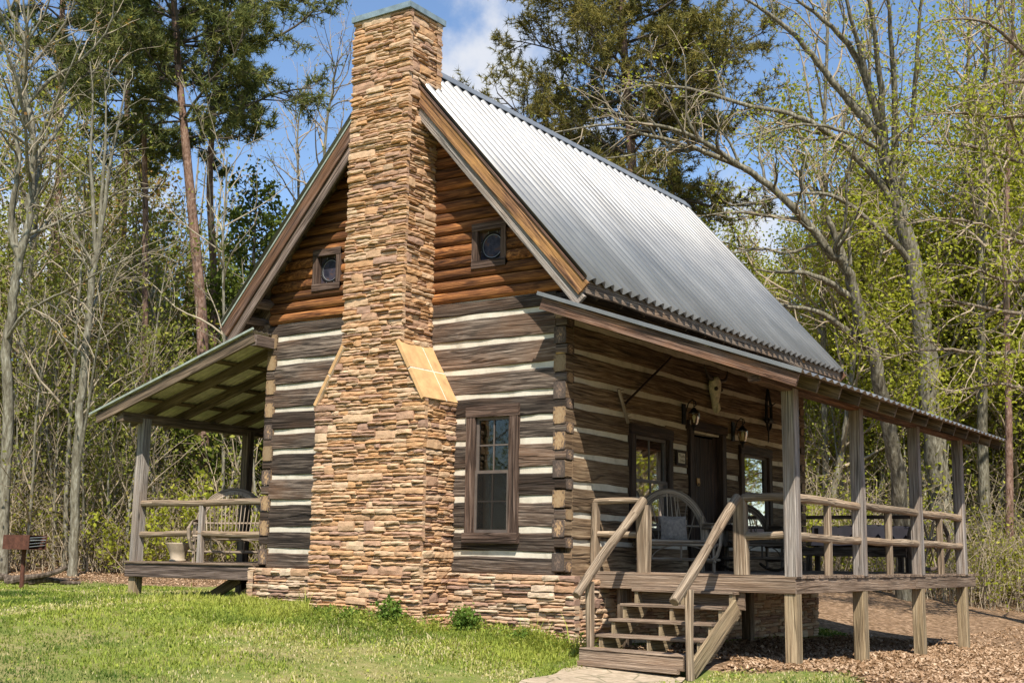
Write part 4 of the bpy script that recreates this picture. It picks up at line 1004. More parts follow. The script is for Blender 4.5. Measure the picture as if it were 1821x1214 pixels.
# ---------------------------------------------------------------- bent willow furniture
def arc(x0, x1, zb, h, y0, y1, n=17, p=2.0):
    out = []
    for i in range(n):
        t = math.pi*i/(n-1); c = math.cos(t); s = math.sin(t)
        out.append((x0+(x1-x0)*(1-c)/2, y0+(y1-y0)*s**.8, zb+h*s**(2/p)))
    return out
def willow_chair(loc, rz, label, wd=.66, h=1.02, mat=None, rock=False, cushion=False, cat='chair', group=None, vertical=False, nm='willow_chair'):
    mt = mat or M_twig; r = empty(nm, loc, label, cat, group, rz); hw = wd/2; sh = .38
    m = MB()
    for (x, y) in ((-hw, -.25), (hw, -.25), (-hw, .25), (hw, .25)): logpole(m, (x, y, .0), (x, y, sh+(.2 if y < 0 else .34)), .024, 8, 0, .004)
    for y in (-.25, .25):
        for z in (.16, sh-.03): logpole(m, (-hw-.07, y, z), (hw+.07, y, z), .02, 8, 0, .004)
    for x in (-hw, hw):
        for z in (.13, sh-.06, sh+.19): logpole(m, (x, -.3, z), (x, .3, z), .018, 8, 0, .004)
    m.build('leg_frame', mt, r, inv=False)
    m = MB()
    for k in range(5): f = .022*k; tube(m, arc(-hw-.1+f, hw+.1-f, sh-.06, h-sh+.06-f, .22, .38-f*.3, 21, 2.3), .0125, 6)
    m.build('back_hoop', mt, r, inv=False)
    m = MB(); ns = int(wd/.062)
    for k in range(ns):
        f = (k+.5)/ns; xb = -hw*(.8 if vertical else .55)+2*hw*(.8 if vertical else .55)*f; xt = -hw*.95+2*hw*.95*f
        zt = sh-.06+(h-sh)*math.sin(math.acos(max(-1, min(1, (xt)/(hw+.1)))))**.87
        if not vertical and k % 2: xt = -xt*.3+xt*.7
        tube(m, [(xb, .2, sh+.02), ((xb+xt)/2, .28, (sh+zt)/2), (xt, .35, zt)], .0075, 5)
    logpole(m, (-hw-.06, .3, sh+.22), (hw+.06, .3, sh+.22), .016, 7); m.build('back_spindle', mt, r, inv=False)
    m = MB()
    for k in range(9): y = -.27+.055*k; logpole(m, (-hw-.02, y, sh+.005+.012*math.sin(k)), (hw+.02, y, sh+.005), .018, 7, 0, .004)
    m.build('seat', mt, r, inv=False)
    for s in (1, -1):
        m = MB()
        for k in range(4):
            o = .017*k; x = s*(hw+.02+.012*k)
            tube(m, [(x-s*.02, .3, sh+.24-o), (x, .1, sh+.25-o), (x+s*.03, -.16, sh+.235-o), (x+s*.05, -.3+o*.6, sh+.12), (x+s*.03, -.33+o*.6, sh-.04), (x, -.29+o*.6, sh-.17), (x-s*.06, -.25, .15)], .0115, 6)
        m.build('arm', mt, r, inv=False)
    m = MB(); n_ = max(1, round(wd/.6))
    for q in range(n_):
        xa = -hw+wd*q/n_; tube(m, arc(xa+.04, xa+wd/n_-.04, .16, sh-.2, -.27, -.28, 13), .009, 5)
        tube(m, [(xa+wd/n_/2, -.26, .16), (xa+wd/n_/2, -.26, sh-.03)], .014, 6)
    m.build('apron_hoop', mt, r, inv=False)
    if rock:
        m = MB()
        for s in (1, -1): tube(m, [(s*hw, y, .0+.35*y*y-.01) for y in np.linspace(-.45, .5, 9)], .022, 7)
        m.build('rocker', mt, r, inv=False)
    return r
ch = willow_chair((.52, 1.9, .0), R(42), 'bent willow armchair with fan back facing the porch steps', wd=.86, h=1.08)
# cushion leaning on that chair's back
r = empty('seat_cushion', (.45, 1.98, .41), 'small grey cloth cushion standing on the willow armchair', 'cushion', rz=R(42))
m = MB(); vs = []; fs = []; n = 8
for sgn in (1, -1):
    for i in range(n+1):
        for j in range(n+1):
            u, v = i/n-.5, j/n-.5; th = .06*(max(0, 1-(2*abs(u))**2.4)*max(0, 1-(2*abs(v))**2.4))**.6
            vs.append((u*.34*(1+.08*abs(v)), sgn*th+.07*v+random.uniform(-.004, .004), .15+v*.3*(1+.08*abs(u))))
    b = (n+1)**2*(0 if sgn > 0 else 1)
    for i in range(n):
        for j in range(n):
            q = [b+i*(n+1)+j, b+(i+1)*(n+1)+j, b+(i+1)*(n+1)+j+1, b+i*(n+1)+j+1]; fs.append(q if sgn < 0 else q[::-1])
m.add(vs, fs); m.build('cushion_cover', M_cush, r, inv=False, smooth=True)
willow_chair((.55, 4.35, .03), R(48), 'dark bent willow rocking chair on the porch behind the corner post', wd=.64, h=.95, mat=M_twigd, rock=True, nm='rocking_chair', cat='rocking chair')
willow_chair((-6.3, .56, .0), R(40), 'wide bent willow settee on the side porch left of the cabin', wd=.98, h=1.13, vertical=True, nm='willow_settee', cat='settee')
# bench with blanket at the far end of the porch
r = empty('porch_bench', (1.1, 7.2, 0), 'dark wooden bench with plank back at the far end of the porch', 'bench')
m = MB(); plank(m, (-.85, 0, .36), (.85, 0, .36), .46, .05, (0, 0, 1)); plank(m, (-.85, -.2, .29), (.85, -.2, .29), .04, .1); m.build('seat', M_bench, r, inv=False)
m = MB(); plank(m, (-.85, .22, .62), (.85, .24, .62), .035, .2); plank(m, (-.85, .22, .45), (.85, .23, .45), .035, .08); m.build('backrest', M_bench, r, inv=False)
for (x, y) in ((-.75, -.18), (.75, -.18), (-.75, .2), (.75, .2)):
    m = MB(); plank(m, (x, y, 0), (x, y, .34 if y < 0 else .7), .08, .07, (0, 1, 0)); m.build('leg', M_bench, r, inv=False)
m = MB(); vs = []; fs = []; us = []; nu = 24; prof = [(-.03, .42), (.12, .42), (.17, .5), (.185, .6), (.19, .7), (.21, .745), (.25, .74), (.27, .66), (.275, .55)]
for i in range(nu+1):
    x = -.82+1.6*i/nu
    for j, (y, z) in enumerate(prof): vs.append((x, y-.02+.006*math.sin(x*9+j), z+.012*math.sin(x*5+1)+.006*math.sin(x*14)*(j == len(prof)-1)))
for i in range(nu):
    for j in range(len(prof)-1):
        a = i*len(prof)+j; fs.append([a, a+len(prof), a+len(prof)+1, a+1]); us.append([((i+p)/nu*1.6, (j+q)*.1) for p, q in ((0, 0), (1, 0), (1, 1), (0, 1))])
m.add(vs, fs, us); o = m.build('woven_blanket', M_blank); o.location = (1.1, 7.2, 0)
tag(o, 'pinkish woven blanket with dark diamonds draped over the porch bench', 'blanket')
# wagon wheel
r = empty('wagon_wheel', (2.33, 6.9, .46), 'old wooden wagon wheel leaning at the far end of the porch rail', 'wheel', rz=R(58))
m = MB(); tube(m, [(.4*math.cos(i*.2094), 0, .4*math.sin(i*.2094)) for i in range(31)], .032, 8, caps=False); m.build('rim', M_bench, r, inv=False)
m = MB()
for k in range(10): t = k*.628; tube(m, [(.05*math.cos(t), 0, .05*math.sin(t)), (.39*math.cos(t), 0, .39*math.sin(t))], [.018, .015], 7)
m.build('spokes', M_twig, r, inv=False)
m = MB(); tube(m, [(0, -.09, 0), (0, .09, 0)], .06, 10); m.build('hub', M_bench, r, inv=False)
# planter on the side porch
r = empty('stoneware_planter', (-7.36, .5, .0), 'flared stoneware planter with a dry twig on the side porch', 'planter')
m = MB(); lathe(m, (0, 0, 0), [(0, .0), (.13, .0), (.13, .03), (.11, .05), (.15, .16), (.2, .27), (.205, .29), (.18, .29), (.13, .15), (0, .14)], 18); m.build('pot', M_clay, r, inv=False, smooth=True)
m = MB(); tube(m, [(.05, 0, .14), (.12, 0, .3), (.22, .02, .34), (.3, .02, .37)], [.014, .012, .009, .004], 6); tube(m, [(-.02, 0, .14), (.02, .02, .32), (.0, .03, .42)], [.012, .008, .003], 6); m.build('twig', M_twigd, r, inv=False)

# ---------------------------------------------------------------- yard things
gx, gy = -14.85, 3.0
r = empty('park_grill', (gx, gy, gzf(gx, gy)), 'rusty steel park grill on a single post at the lawn edge', 'grill', rz=R(12))
g0 = -gzf(gx, gy)+.14
m = MB(); tube(m, [(0, 0, -.2), (0, 0, g0)], .045, 12); m.build('post', M_rust, r, inv=False)
m = MB(); hx, hy, hz = .34, .25, .29
for (x0, x1, y0, y1, z0, z1) in ((-hx, hx, -hy, hy, 0, .012), (-hx, hx, -hy, -hy+.012, .012, hz), (-hx, hx, hy-.012, hy, .012, hz), (-hx, -hx+.012, -hy+.012, hy-.012, .012, hz)): pbox(m, x0, x1, y0, y1, g0+z0, g0+z1)
pbox(m, -hx, hx-.1, -hy+.013, hy-.013, g0+hz-.014, g0+hz-.002)
m.build('fire_box', M_rust, r, inv=False)
m = MB()
for k in range(8): y = -.2+.057*k; tube(m, [(-hx+.02, y, g0+.19), (hx+.02, y, g0+.19)], .008, 6)
for k in range(4): tube(m, [(hx-.02, -hy+.02, g0+.05+.06*k), (hx-.02, hy-.02, g0+.09+.055*k)], .009, 6)
m.build('grate', M_lead, r, inv=False)
def lay(px, dep): p = lookpt(px, dep); return float(p[0]), float(p[1])
for (px, dep, L, rr, rz, tilt, lab) in ((66, 28.0, 1.3, .085, .75, .3, 'curved dead branch propped on the ground behind the grill'), (100, 28.2, 1.1, .075, .9, .03, 'short grey log lying right of the grill post'), (14, 28.3, 1.2, .1, .5, .02, 'dark rotten log lying left of the grill post'), (70, 29.0, 1.8, .05, .8, .04, 'thin fallen branch lying in dry leaves behind the grill')):
    x, y = lay(px, dep); d = V3(math.cos(rz), math.sin(rz), 0); m = MB()
    pts = [V3(x, y, gzf(x, y)+rr*.8)+d*L*(t-.5)+V3(0, 0, tilt*L*t*t)+V3(0, 0, .05*math.sin(t*5)) for t in np.linspace(0, 1, 8)]
    tube(m, pts, [rr*(1-.45*t)*(1+.1*math.sin(t*9)) for t in np.linspace(0, 1, 8)], 9, knob=.08)
    tag(m.build('fallen_log', B_dead), lab, 'log')

# ---------------------------------------------------------------- trees
class Tree:
    def __init__(s, seed): s.segs = []; s.tips = []; s.rg = np.random.default_rng(seed)
def rotd(rg, d, ang):
    """direction tilted from d by ang in a random azimuth"""
    a = nrm(np.cross(d, rg.normal(size=3))); return nrm(d*math.cos(ang)+a*math.sin(ang))
def grow(T, p, d, L, r, lvl, cf):
    rg = T.rg; n = max(3, min(9, int(L/cf.get('seg', .5))+2)); pts = [p]; ds = [d]; wob = cf['wob'][lvl]; tr = cf['trop'][lvl]
    for i in range(n):
        d = nrm(d+rg.normal(size=3)*wob+V3(0, 0, tr)); p = p+d*L/n; pts.append(p); ds.append(d)
    end = cf['tip'][lvl] if 'tip' in cf else .25
    rs = np.array([max(cf['rmin'], r*(1-(1-end)*i/n)) for i in range(n+1)])
    T.segs.append((np.array(pts), rs, lvl)); kids(T, np.array(pts), rs, ds, L, lvl, cf)
def kids(T, pts, rs, ds, L, lvl, cf):
    rg = T.rg
    if lvl >= cf['max']:
        for i in range(1, len(pts)): T.tips.append((pts[i], ds[i]))
        return
    nk = cf['n'][lvl]; nk = int(nk if isinstance(nk, int) else nk*L+rg.random())
    t0 = cf['t0'][lvl]; m = len(pts)-1
    for k in range(nk):
        t = t0+(1-t0)*((k+rg.random())/nk) if nk else 1; t = min(t, .999); i = int(t*m); f = t*m-i
        q = pts[i]*(1-f)+pts[i+1]*f; rr = rs[i]*(1-f)+rs[i+1]*f
        a = cf['ang'][lvl]*(.75+.5*rg.random()); d2 = rotd(rg, ds[min(i+1, m)], a)
        if 'flat' in cf and lvl == 0: d2 = nrm(d2*V3(1, 1, cf['flat']))
        L2 = L*cf['rat'][lvl]*(.6+.6*rg.random())*(1-cf.get('sh', .55)*t if lvl == 0 else 1-.4*t)
        if 'lmax' in cf: L2 = min(L2, cf['lmax'][lvl])
        grow(T, q, d2, L2, min(rr*.75, cf['rk'][lvl]*L2+cf['rmin']), lvl+1, cf)
def tubes(segs, sides):
    Vs = []; Fs = []; b = 0
    for pts, rs, lvl in segs:
        n = sides[min(lvl, len(sides)-1)]; m = len(pts); t = np.gradient(pts, axis=0); t /= np.linalg.norm(t, axis=1)[:, None]+1e-9
        tm = np.abs(t.mean(0)); ref = np.eye(3)[int(np.argmin(tm))]
        a = np.cross(t, ref); a /= np.linalg.norm(a, axis=1)[:, None]+1e-9; c = np.cross(t, a)
        th = np.arange(n)*2*math.pi/n
        ring = pts[:, None]+rs[:, None, None]*(np.cos(th)[None, :, None]*a[:, None]+np.sin(th)[None, :, None]*c[:, None])
        Vs.append(ring.reshape(-1, 3)); I = b+np.arange(m*n).reshape(m, n); J = np.roll(I, -1, 1)
        Fs.append(np.stack([I[:-1], J[:-1], J[1:], I[1:]], -1).reshape(-1, 4)); b += m*n
    if not Vs: return np.zeros((0, 3)), np.zeros((0, 4), int)
    return np.concatenate(Vs), np.concatenate(Fs)
def unit(v): return v/(np.linalg.norm(v, axis=-1, keepdims=True)+1e-9)
def leaves(rg, c, k, spread, size, wid=.62, tone=None):
    """k small diamond leaves scattered round every centre"""
    n = len(c)*k; cc = np.repeat(c, k, 0)+rg.normal(size=(n, 3))*spread; u = unit(rg.normal(size=(n, 3))); v = unit(np.cross(u, rg.normal(size=(n, 3))))
    s = size*(.6+.8*rg.random((n, 1))); P = np.stack([cc-u*s*.5, cc+v*s*wid*.5+u*s*.05, cc+u*s*.5, cc-v*s*wid*.5+u*s*.05], 1).reshape(-1, 3)
    r = np.clip(np.repeat(rg.random(len(c)), k)*.55+rg.random(n)*.45, 0, 1)
    return P, np.arange(n*4).reshape(-1, 4), r
def needles(rg, c, d, k, ln, wd, open_=.8):
    ln *= 1.1; wd *= 1.9
    n = len(c)*k; b = np.repeat(c, k, 0); dd = unit(np.repeat(d, k, 0)*.55+rg.normal(size=(n, 3))*open_); L = ln*(.7+.6*rg.random((n, 1)))
    sd = unit(np.cross(dd, rg.normal(size=(n, 3))))*wd; P = np.stack([b-sd, b+sd, b+dd*L], 1).reshape(-1, 3)
    r = np.clip(np.repeat(rg.random(len(c)), k)*.6+rg.random(n)*.4, 0, 1)
    return P, np.arange(n*3).reshape(-1, 3), r
def finish(T, nm, base, label, group, bark_m, twig_m, tl=1, foli=None, fm=None, sides=(9, 7, 4, 3, 3), cat='tree'):
    """tree > trunk, crown; geometry is stored relative to the base"""
    base = V3(*base); root = empty(nm, tuple(base), label, cat, group)
    V, F = tubes([s for s in T.segs if s[2] < tl], sides); mk('trunk', V-base, [(F, 0)], bark_m, parent=root, inv=False, smooth=True)
    V, F = tubes([s for s in T.segs if s[2] >= tl], sides); G = [(F, 0, np.random.default_rng(1).random(len(F)))]; mats = [twig_m]
    if foli is not None:
        P, F2, r = foli; G.append((F2+len(V), 1, r)); V = np.concatenate([V, P]); mats.append(fm)
    if len(V): mk('crown', V-base, G, mats, parent=root, inv=False)
    return root
def smooth(pts, n):
    pts = np.array(pts, float); t = np.linspace(0, 1, len(pts)); tt = np.linspace(0, 1, n)
    # centripetal-ish interpolation: linear resample then relax
    q = np.stack([np.interp(tt, t, pts[:, k]) for k in range(3)], 1)
    for _ in range(2): q[1:-1] = (q[:-2]+2*q[1:-1]+q[2:])/4
    return q
def limb(T, pix, dep, r0, r1, lvl, cf, rg=None, dvar=0., grow_kids=True, ground=False):
    """a limb drawn through points seen in the photo, standing at its own distance"""
    d0, d1 = dep if isinstance(dep, tuple) else (dep, dep)
    P = [at(x, y, d0+(d1-d0)*i/(len(pix)-1)) for i, (x, y) in enumerate(pix)]
    if ground: b = P[0].copy(); b[2] = gzf(b[0], b[1])-.2; P = [b]+P if P[0][2] > b[2]+.5 else [b]+P[1:]
    q = smooth(P, max(6, len(P)*3)); L = np.linalg.norm(np.diff(q, axis=0), axis=1).sum()
    q[1:-1] += T.rg.normal(size=(len(q)-2, 3))*r0*.12
    rs = np.linspace(r0, r1, len(q)); 
    if ground: rs[0] *= 1.3; rs[1] *= 1.08
    T.segs.append((q, rs, lvl)); ds = list(unit(np.gradient(q, axis=0)))
    if grow_kids: kids(T, q, rs, ds, L, lvl, cf)
    return q[0]
CF_BARE = dict(max=3, n=[1.3, 1.5, 2.4], t0=[.35, .2, .15], ang=[.75, .7, .7], rat=[.42, .5, .5], wob=[.07, .16, .2, .24], trop=[.02, .06, .03, .02], rk=[.013, .011, .009], rmin=.006, lmax=[4, 1.8, .9], seg=.45)
CF_LIMB = dict(max=3, n=[1.15, 1.7, 2.6], t0=[.25, .15, .1], ang=[.85, .75, .7], rat=[.3, .5, .5], wob=[.07, .2, .24, .26], trop=[.0, .05, .03, .02], rk=[.014, .011, .009], rmin=.007, lmax=[3.2, 1.6, .8], seg=.4)

def tips_arr(T, frac=1., rg=None):
    c = np.array([t[0] for t in T.tips]); d = np.array([t[1] for t in T.tips])
    if frac < 1: k = T.rg.random(len(c)) < frac; c, d = c[k], d[k]
    return c, d
# --- pines with an open crown of needle tufts
def pine(nm, pix, dep, r0, r1, y0, span, label, seed, nl=30, fm=None, bark_m=None, knd=14, ln=.2, wd=.009, droop=.0, extra=(), group=None, bare=False, ubias=0):
    T = Tree(seed); rg = T.rg; P = [at(x, y, dep) for x, y in pix]; b = P[0].copy(); b[2] = gzf(b[0], b[1])-.2
    if P[0][2] > b[2]+.6: P = [V3(P[0][0], P[0][1], b[2])]+P
    else: P[0] = b
    q = smooth(P, 26); rs = np.linspace(r0, r1, 26); rs[0] *= 1.3; T.segs.append((q, rs, 0)); base = q[0]
    if not bare:
        zc = at(pix[0][0], y0, dep)[2]; zt = q[-1][2]
        cf = dict(max=3, n=[0, 3.4, 7], t0=[0, .2, .2], ang=[.8, .75, .7], rat=[0, .42, .5], wob=[.1, .12, .2, .2], trop=[0, .04, .05, .06], rk=[.012, .011, .01], rmin=.008, lmax=[5, 1.7, .7], seg=.5)
        for k in range(nl):
            f = (k+rg.random())/nl; z = zc+(zt-zc)*f; i = int(np.argmin(abs(q[:, 2]-z))); az = k*2.4+rg.normal()*.5
            L = span*(.45+.75*rg.random())*(1-.42*f)*(1 if f > .08 else .6); d = V3(math.cos(az), math.sin(az), .05+.5*f-droop+.15*rg.normal()); grow(T, q[i], nrm(d), L, .01+.011*L, 1, cf)
        for pts in extra:
            qq = smooth([at(x, y, dep) for x, y in pts], 9); rr = np.linspace(.07, .02, 9); T.segs.append((qq, rr, 1)); kids(T, qq, rr, list(unit(np.gradient(qq, axis=0))), np.linalg.norm(np.diff(qq, axis=0), axis=1).sum(), 1, cf)
        c, d = tips_arr(T); fo = needles(rg, c, d, knd, ln, wd)
    else:
        cf = dict(CF_BARE); cf['n'] = [14, 3, 2]; cf['t0'] = [.3, .2, .2]; cf['lmax'] = [1.6, .6, .3]; kids(T, q, rs, list(unit(np.gradient(q, axis=0))), 10, 0, cf); fo = None
    return finish(T, nm, base, label, group, bark_m or B_pine, B_twigd, 1, fo, fm or F_need)

pine('pine_tree', [(362, 960), (362, 620), (357, 540), (350, 460), (342, 380), (334, 300), (328, 230), (320, 160), (312, 60), (306, -60)], 35, .19, .08, 250, 4.1, 'tall pine with thick leaning reddish trunk and wide dark crown left of the roof', 11, nl=40, knd=8)
pine('pine_tree', [(383, 900), (381, 480), (374, 380), (372, 330), (375, 260), (382, 180), (384, 80), (388, -60)], 39, .13, .07, 330, 2.1, 'slimmer pine behind the thick one with a bough reaching right across the sky', 12, nl=16, knd=8, extra=[[(384, 110), (430, 98), (480, 72), (530, 48), (562, 15)], [(376, 240), (400, 235), (440, 150), (470, 140)]])
pine('pine_tree', [(258, 960), (258, 690), (258, 560), (259, 400), (257, 280), (254, 190)], 36, .105, .075, 0, 0, 'straight slender pine trunk with a snapped off top', 13, bare=True)
pine('pine_tree', [(95, 960), (100, 500), (108, 200), (110, 60), (112, -60)], 44, .16, .08, 180, 3.6, 'dark pine at the top left behind the pale bare trees', 14, nl=26, knd=8)
pine('pine_tree', [(205, 960), (215, 520), (225, 250), (228, 90), (230, -60)], 47, .15, .08, 330, 3.2, 'pine standing behind the snapped pine trunk', 15, nl=26, knd=8)
pine('pine_tree', [(1140, 900), (1130, 420), (1125, 300), (1115, 150), (1105, 20), (1100, -110)], 46, .24, .1, 400, 6.3, 'broad pine rising behind the metal roof', 16, nl=60, knd=11, fm=F_needy, droop=.12)
# --- bushy evergreens of the middle storey
def evergreen(nm, px, dep, H, w, label, seed, fm, leaf=True, group=None):
    T = Tree(seed); rg = T.rg; b = lookpt(px, dep); b[2] = gzf(b[0], b[1])-.1; q = np.array([b+V3(.12*math.sin(t*5), .1*math.cos(t*4), H*t) for t in np.linspace(0, 1, 12)]); rs = np.linspace(.035*H**.7, .02, 12); T.segs.append((q, rs, 0))
    cf = dict(max=2, n=[0, 3.4], t0=[0, .2], ang=[.8, .75], rat=[0, .5], wob=[.1, .14, .2], trop=[0, .05, .05], rk=[.012, .011], rmin=.008, lmax=[4, .9], seg=.35)
    n = int(9*H)
    for k in range(n):
        f = (k+rg.random())/n; f = .08+.92*f; i = min(11, int(f*11)); az = k*2.4+rg.normal()*.4; L = w*(1-.85*f)*(.55+.8*rg.random())+.25
        grow(T, q[i]*(1-(f*11-i))+q[min(11, i+1)]*(f*11-i), nrm(V3(math.cos(az), math.sin(az), .3+.3*f)), L, .02, 1, cf)
    c, d = tips_arr(T); fo = leaves(rg, c, 8, .12, .14) if leaf else needles(rg, c, d, 15, .2, .01)
    return finish(T, nm, b, label, group, B_brown, B_twigd, 1, fo, fm)
evergreen('holly_tree', 432, 36, 11.2, 2.9, 'bushy evergreen with a pointed top just left of the roof edge', 21, F_holly)
evergreen('young_pine', 335, 41, 9.5, 2.3, 'dark young pine filling the gap between the two pine trunks', 22, F_needy, False)
evergreen('young_pine', 556, 38, 10.2, 2.6, 'young pine whose top shows above the left roof slope', 23, F_holly, True)
evergreen('young_pine', 285, 44, 8.5, 2.4, 'dark young pine behind the snapped pine trunk', 24, F_need, False)
evergreen('young_pine', 455, 43, 9, 2.4, 'dark young pine behind the bushy evergreen left of the roof', 25, F_need, False)
evergreen('young_pine', 60, 45, 8.6, 2.6, 'dark young pine behind the forked pale tree at the left edge', 26, F_needy, False)
evergreen('young_pine', 172, 42, 7.4, 2.3, 'low dark young pine behind the three stemmed pale tree', 27, F_needy, False)

# --- pale bare trees at the left
T = Tree(31); cf = dict(CF_BARE)
b = limb(T, [(4, 1000), (11, 789), (17, 695), (8, 620), (22, 560), (28, 498), (35, 459), (45, 425), (53, 364), (60, 294), (60, 231), (48, 185), (41, 138), (48, 104), (39, 58), (14, 5), (0, -40)], 31, .145, .03, 0, cf, ground=True)
limb(T, [(35, 459), (22, 431), (17, 397), (28, 330), (36, 285), (23, 219), (30, 173), (38, 120), (50, 40), (55, -30)], 31, .085, .02, 0, cf)
limb(T, [(58, 280), (67, 254), (92, 196), (113, 150), (122, 129), (150, 60)], (31, 30), .05, .015, 1, cf)
limb(T, [(9, 610), (36, 560), (80, 535), (126, 515), (179, 481), (252, 451)], (31, 29), .045, .012, 1, cf)
limb(T, [(53, 370), (75, 330), (110, 290), (160, 250)], 31, .035, .012, 1, cf)
c, d = tips_arr(T, .3); finish(T, 'bare_tree', b, 'forked pale tree with peeling bark at the left edge of the wood', None, B_pale, B_twigp, 2, leaves(T.rg, c, 2, .12, .1), F_rust)
T = Tree(32)
b = limb(T, [(130, 990), (134, 900), (137, 780), (143, 720), (150, 640), (158, 560), (165, 490), (172, 455)], 30.5, .125, .075, 0, dict(cf, t0=[.6, .2, .2]), ground=True)
for pth_ in ([(172, 457), (168, 400), (163, 330), (160, 270), (167, 180), (160, 110)], [(173, 455), (180, 380), (183, 310), (190, 230), (186, 140)], [(174, 450), (188, 350), (196, 290), (215, 200), (225, 140)]): limb(T, pth_, 30.5, .06, .015, 0, cf)
limb(T, [(140, 830), (155, 740), (172, 620), (190, 520), (230, 430)], (30.5, 29.5), .04, .012, 1, cf)
c, d = tips_arr(T, .35); finish(T, 'bare_tree', b, 'pale slim tree splitting into three stems behind the grill', None, B_pale, B_twigp, 2, leaves(T.rg, c, 2, .12, .09), F_olive)
T = Tree(33); b = limb(T, [(116, 985), (118, 900), (121, 800), (126, 720), (134, 620), (140, 520), (150, 430), (148, 350)], 32, .075, .02, 0, cf, ground=True)
c, d = tips_arr(T, .4); finish(T, 'bare_tree', b, 'thin pale stem close beside the three stemmed tree', None, B_pale, B_twigp, 1, leaves(T.rg, c, 2, .1, .08), F_olive)
T = Tree(34); b = limb(T, [(397, 900), (399, 700), (398, 560), (396, 430), (402, 330), (404, 280)], 33, .06, .015, 0, cf, ground=True)
c, d = tips_arr(T, .4); finish(T, 'bare_tree', b, 'thin whitish sapling just left of the roof eave', None, B_pale, B_twigp, 1, leaves(T.rg, c, 2, .1, .08), F_olive)
T = Tree(35); b = limb(T, [(590, 900), (578, 500), (574, 330), (580, 210), (596, 140), (600, 105)], 40, .09, .015, 0, dict(cf, lmax=[2.2, 1.1, .6]), ground=True)
c, d = tips_arr(T, .35); finish(T, 'bare_tree', b, 'wispy bare treetop above the left roof slope beside the chimney', None, B_pale, B_twig, 1, leaves(T.rg, c, 2, .08, .07), F_olive)
T = Tree(36); b = limb(T, [(522, 900), (540, 500), (530, 330), (527, 230), (540, 170)], 42, .08, .015, 0, dict(cf, lmax=[2.2, 1.1, .6]), ground=True)
c, d = tips_arr(T, .5); finish(T, 'bare_tree', b, 'small budding treetop against the sky left of the chimney', None, B_pale, B_twig, 1, leaves(T.rg, c, 2, .08, .08), F_olive)

# --- the two big trees right of the roof
T = Tree(41); cl_ = CF_LIMB
b = limb(T, [(1612, 1090), (1606, 930), (1592, 820), (1578, 754), (1568, 700), (1558, 637), (1530, 573), (1513, 499), (1498, 464), (1474, 449), (1452, 414), (1401, 351), (1336, 307), (1285, 280), (1220, 259), (1150, 240), (1085, 228)], (31.5, 29), .215, .03, 0, dict(cl_, t0=[.5, .15, .1]), ground=True)
limb(T, [(1345, 312), (1312, 293), (1268, 262), (1234, 242), (1190, 226), (1120, 216), (1040, 226), (985, 236)], (29.5, 28.5), .075, .015, 1, cl_)
limb(T, [(1439, 395), (1400, 387), (1364, 385), (1320, 378), (1285, 378), (1250, 384)], (30, 29.5), .06, .015, 1, cl_)
limb(T, [(1516, 530), (1480, 505), (1450, 490), (1415, 483), (1380, 484), (1340, 480)], (30.5, 29.5), .1, .02, 1, cl_)
limb(T, [(1556, 632), (1520, 600), (1480, 568), (1440, 548), (1395, 545), (1360, 530)], (31, 30), .11, .02, 1, cl_)
limb(T, [(1503, 466), (1490, 430), (1478, 400), (1470, 385)], 30.5, .1, .06, 1, cl_, grow_kids=False)
limb(T, [(1512, 470), (1510, 420), (1508, 395)], 30.5, .05, .025, 1, cl_, grow_kids=False)
limb(T, [(1220, 260), (1180, 262), (1130, 275), (1060, 285)], (29.3, 28.8), .04, .012, 1, cl_)
c, d = tips_arr(T, .3); finish(T, 'arching_tree', b, 'lichened tree with long arching limbs reaching left over the metal roof', None, B_lich, B_twig, 2, leaves(T.rg, c, 2, .1, .08), F_olive)
T = Tree(42)
b = limb(T, [(1690, 1095), (1676, 920), (1662, 790), (1650, 690), (1640, 560), (1622, 460), (1600, 380), (1582, 310), (1566, 235)], 36, .36, .17, 0, dict(cl_, t0=[.75, .15, .1]), ground=True)
for pth_, r_ in (([(1563, 240), (1541, 215), (1497, 167), (1459, 116), (1418, 68), (1384, 37), (1350, 14), (1320, -5), (1280, -20)], .13), ([(1570, 230), (1534, 116), (1497, 61), (1439, 17), (1400, -15)], .13), ([(1568, 235), (1555, 190), (1527, 85), (1503, -10), (1490, -60)], .12), ([(1572, 250), (1568, 177), (1558, 85), (1544, -5), (1535, -60)], .12), ([(1590, 330), (1592, 153), (1584, 60), (1576, -20), (1570, -70)], .11),
    ([(1600, 400), (1582, 341), (1527, 283), (1480, 240), (1445, 218), (1405, 201), (1336, 191), (1251, 164), (1200, 153), (1150, 150), (1090, 165)], .12), ([(1562, 265), (1544, 254), (1500, 232), (1460, 222), (1400, 222), (1340, 245)], .08), ([(1628, 480), (1600, 440), (1558, 402), (1507, 361), (1473, 344), (1418, 341), (1370, 355), (1302, 365)], .1), ([(1600, 370), (1622, 220), (1630, 119), (1638, 0), (1640, -60)], .1)):
    limb(T, pth_, (36, 34.5), r_, .02, 0 if r_ > .115 else 1, cl_)
c, d = tips_arr(T, .75)
root = finish(T, 'spreading_tree', b, 'largest pale tree, many limbed, right of the roof behind the porch posts', None, B_lich, B_twig, 2, leaves(T.rg, c, 3, .12, .1), F_spring)
rg = np.random.default_rng(5); tt = rg.random(90); qq = T.segs[0][0]; idx = np.clip((tt*14).astype(int), 0, len(qq)-2); cc = qq[idx]+(qq[idx+1]-qq[idx])*rg.random((90, 1))-np.array(b)
az = rg.random(90)*6.28; rad = .46-.2*tt; cc = cc+np.stack([np.cos(az)*rad, np.sin(az)*rad, 0*az], 1); P, F2, r_ = leaves(rg, cc, 6, .09, .13); mk('climbing_vine', P, [(F2, 0, r_)], F_spring, parent=root, inv=False)

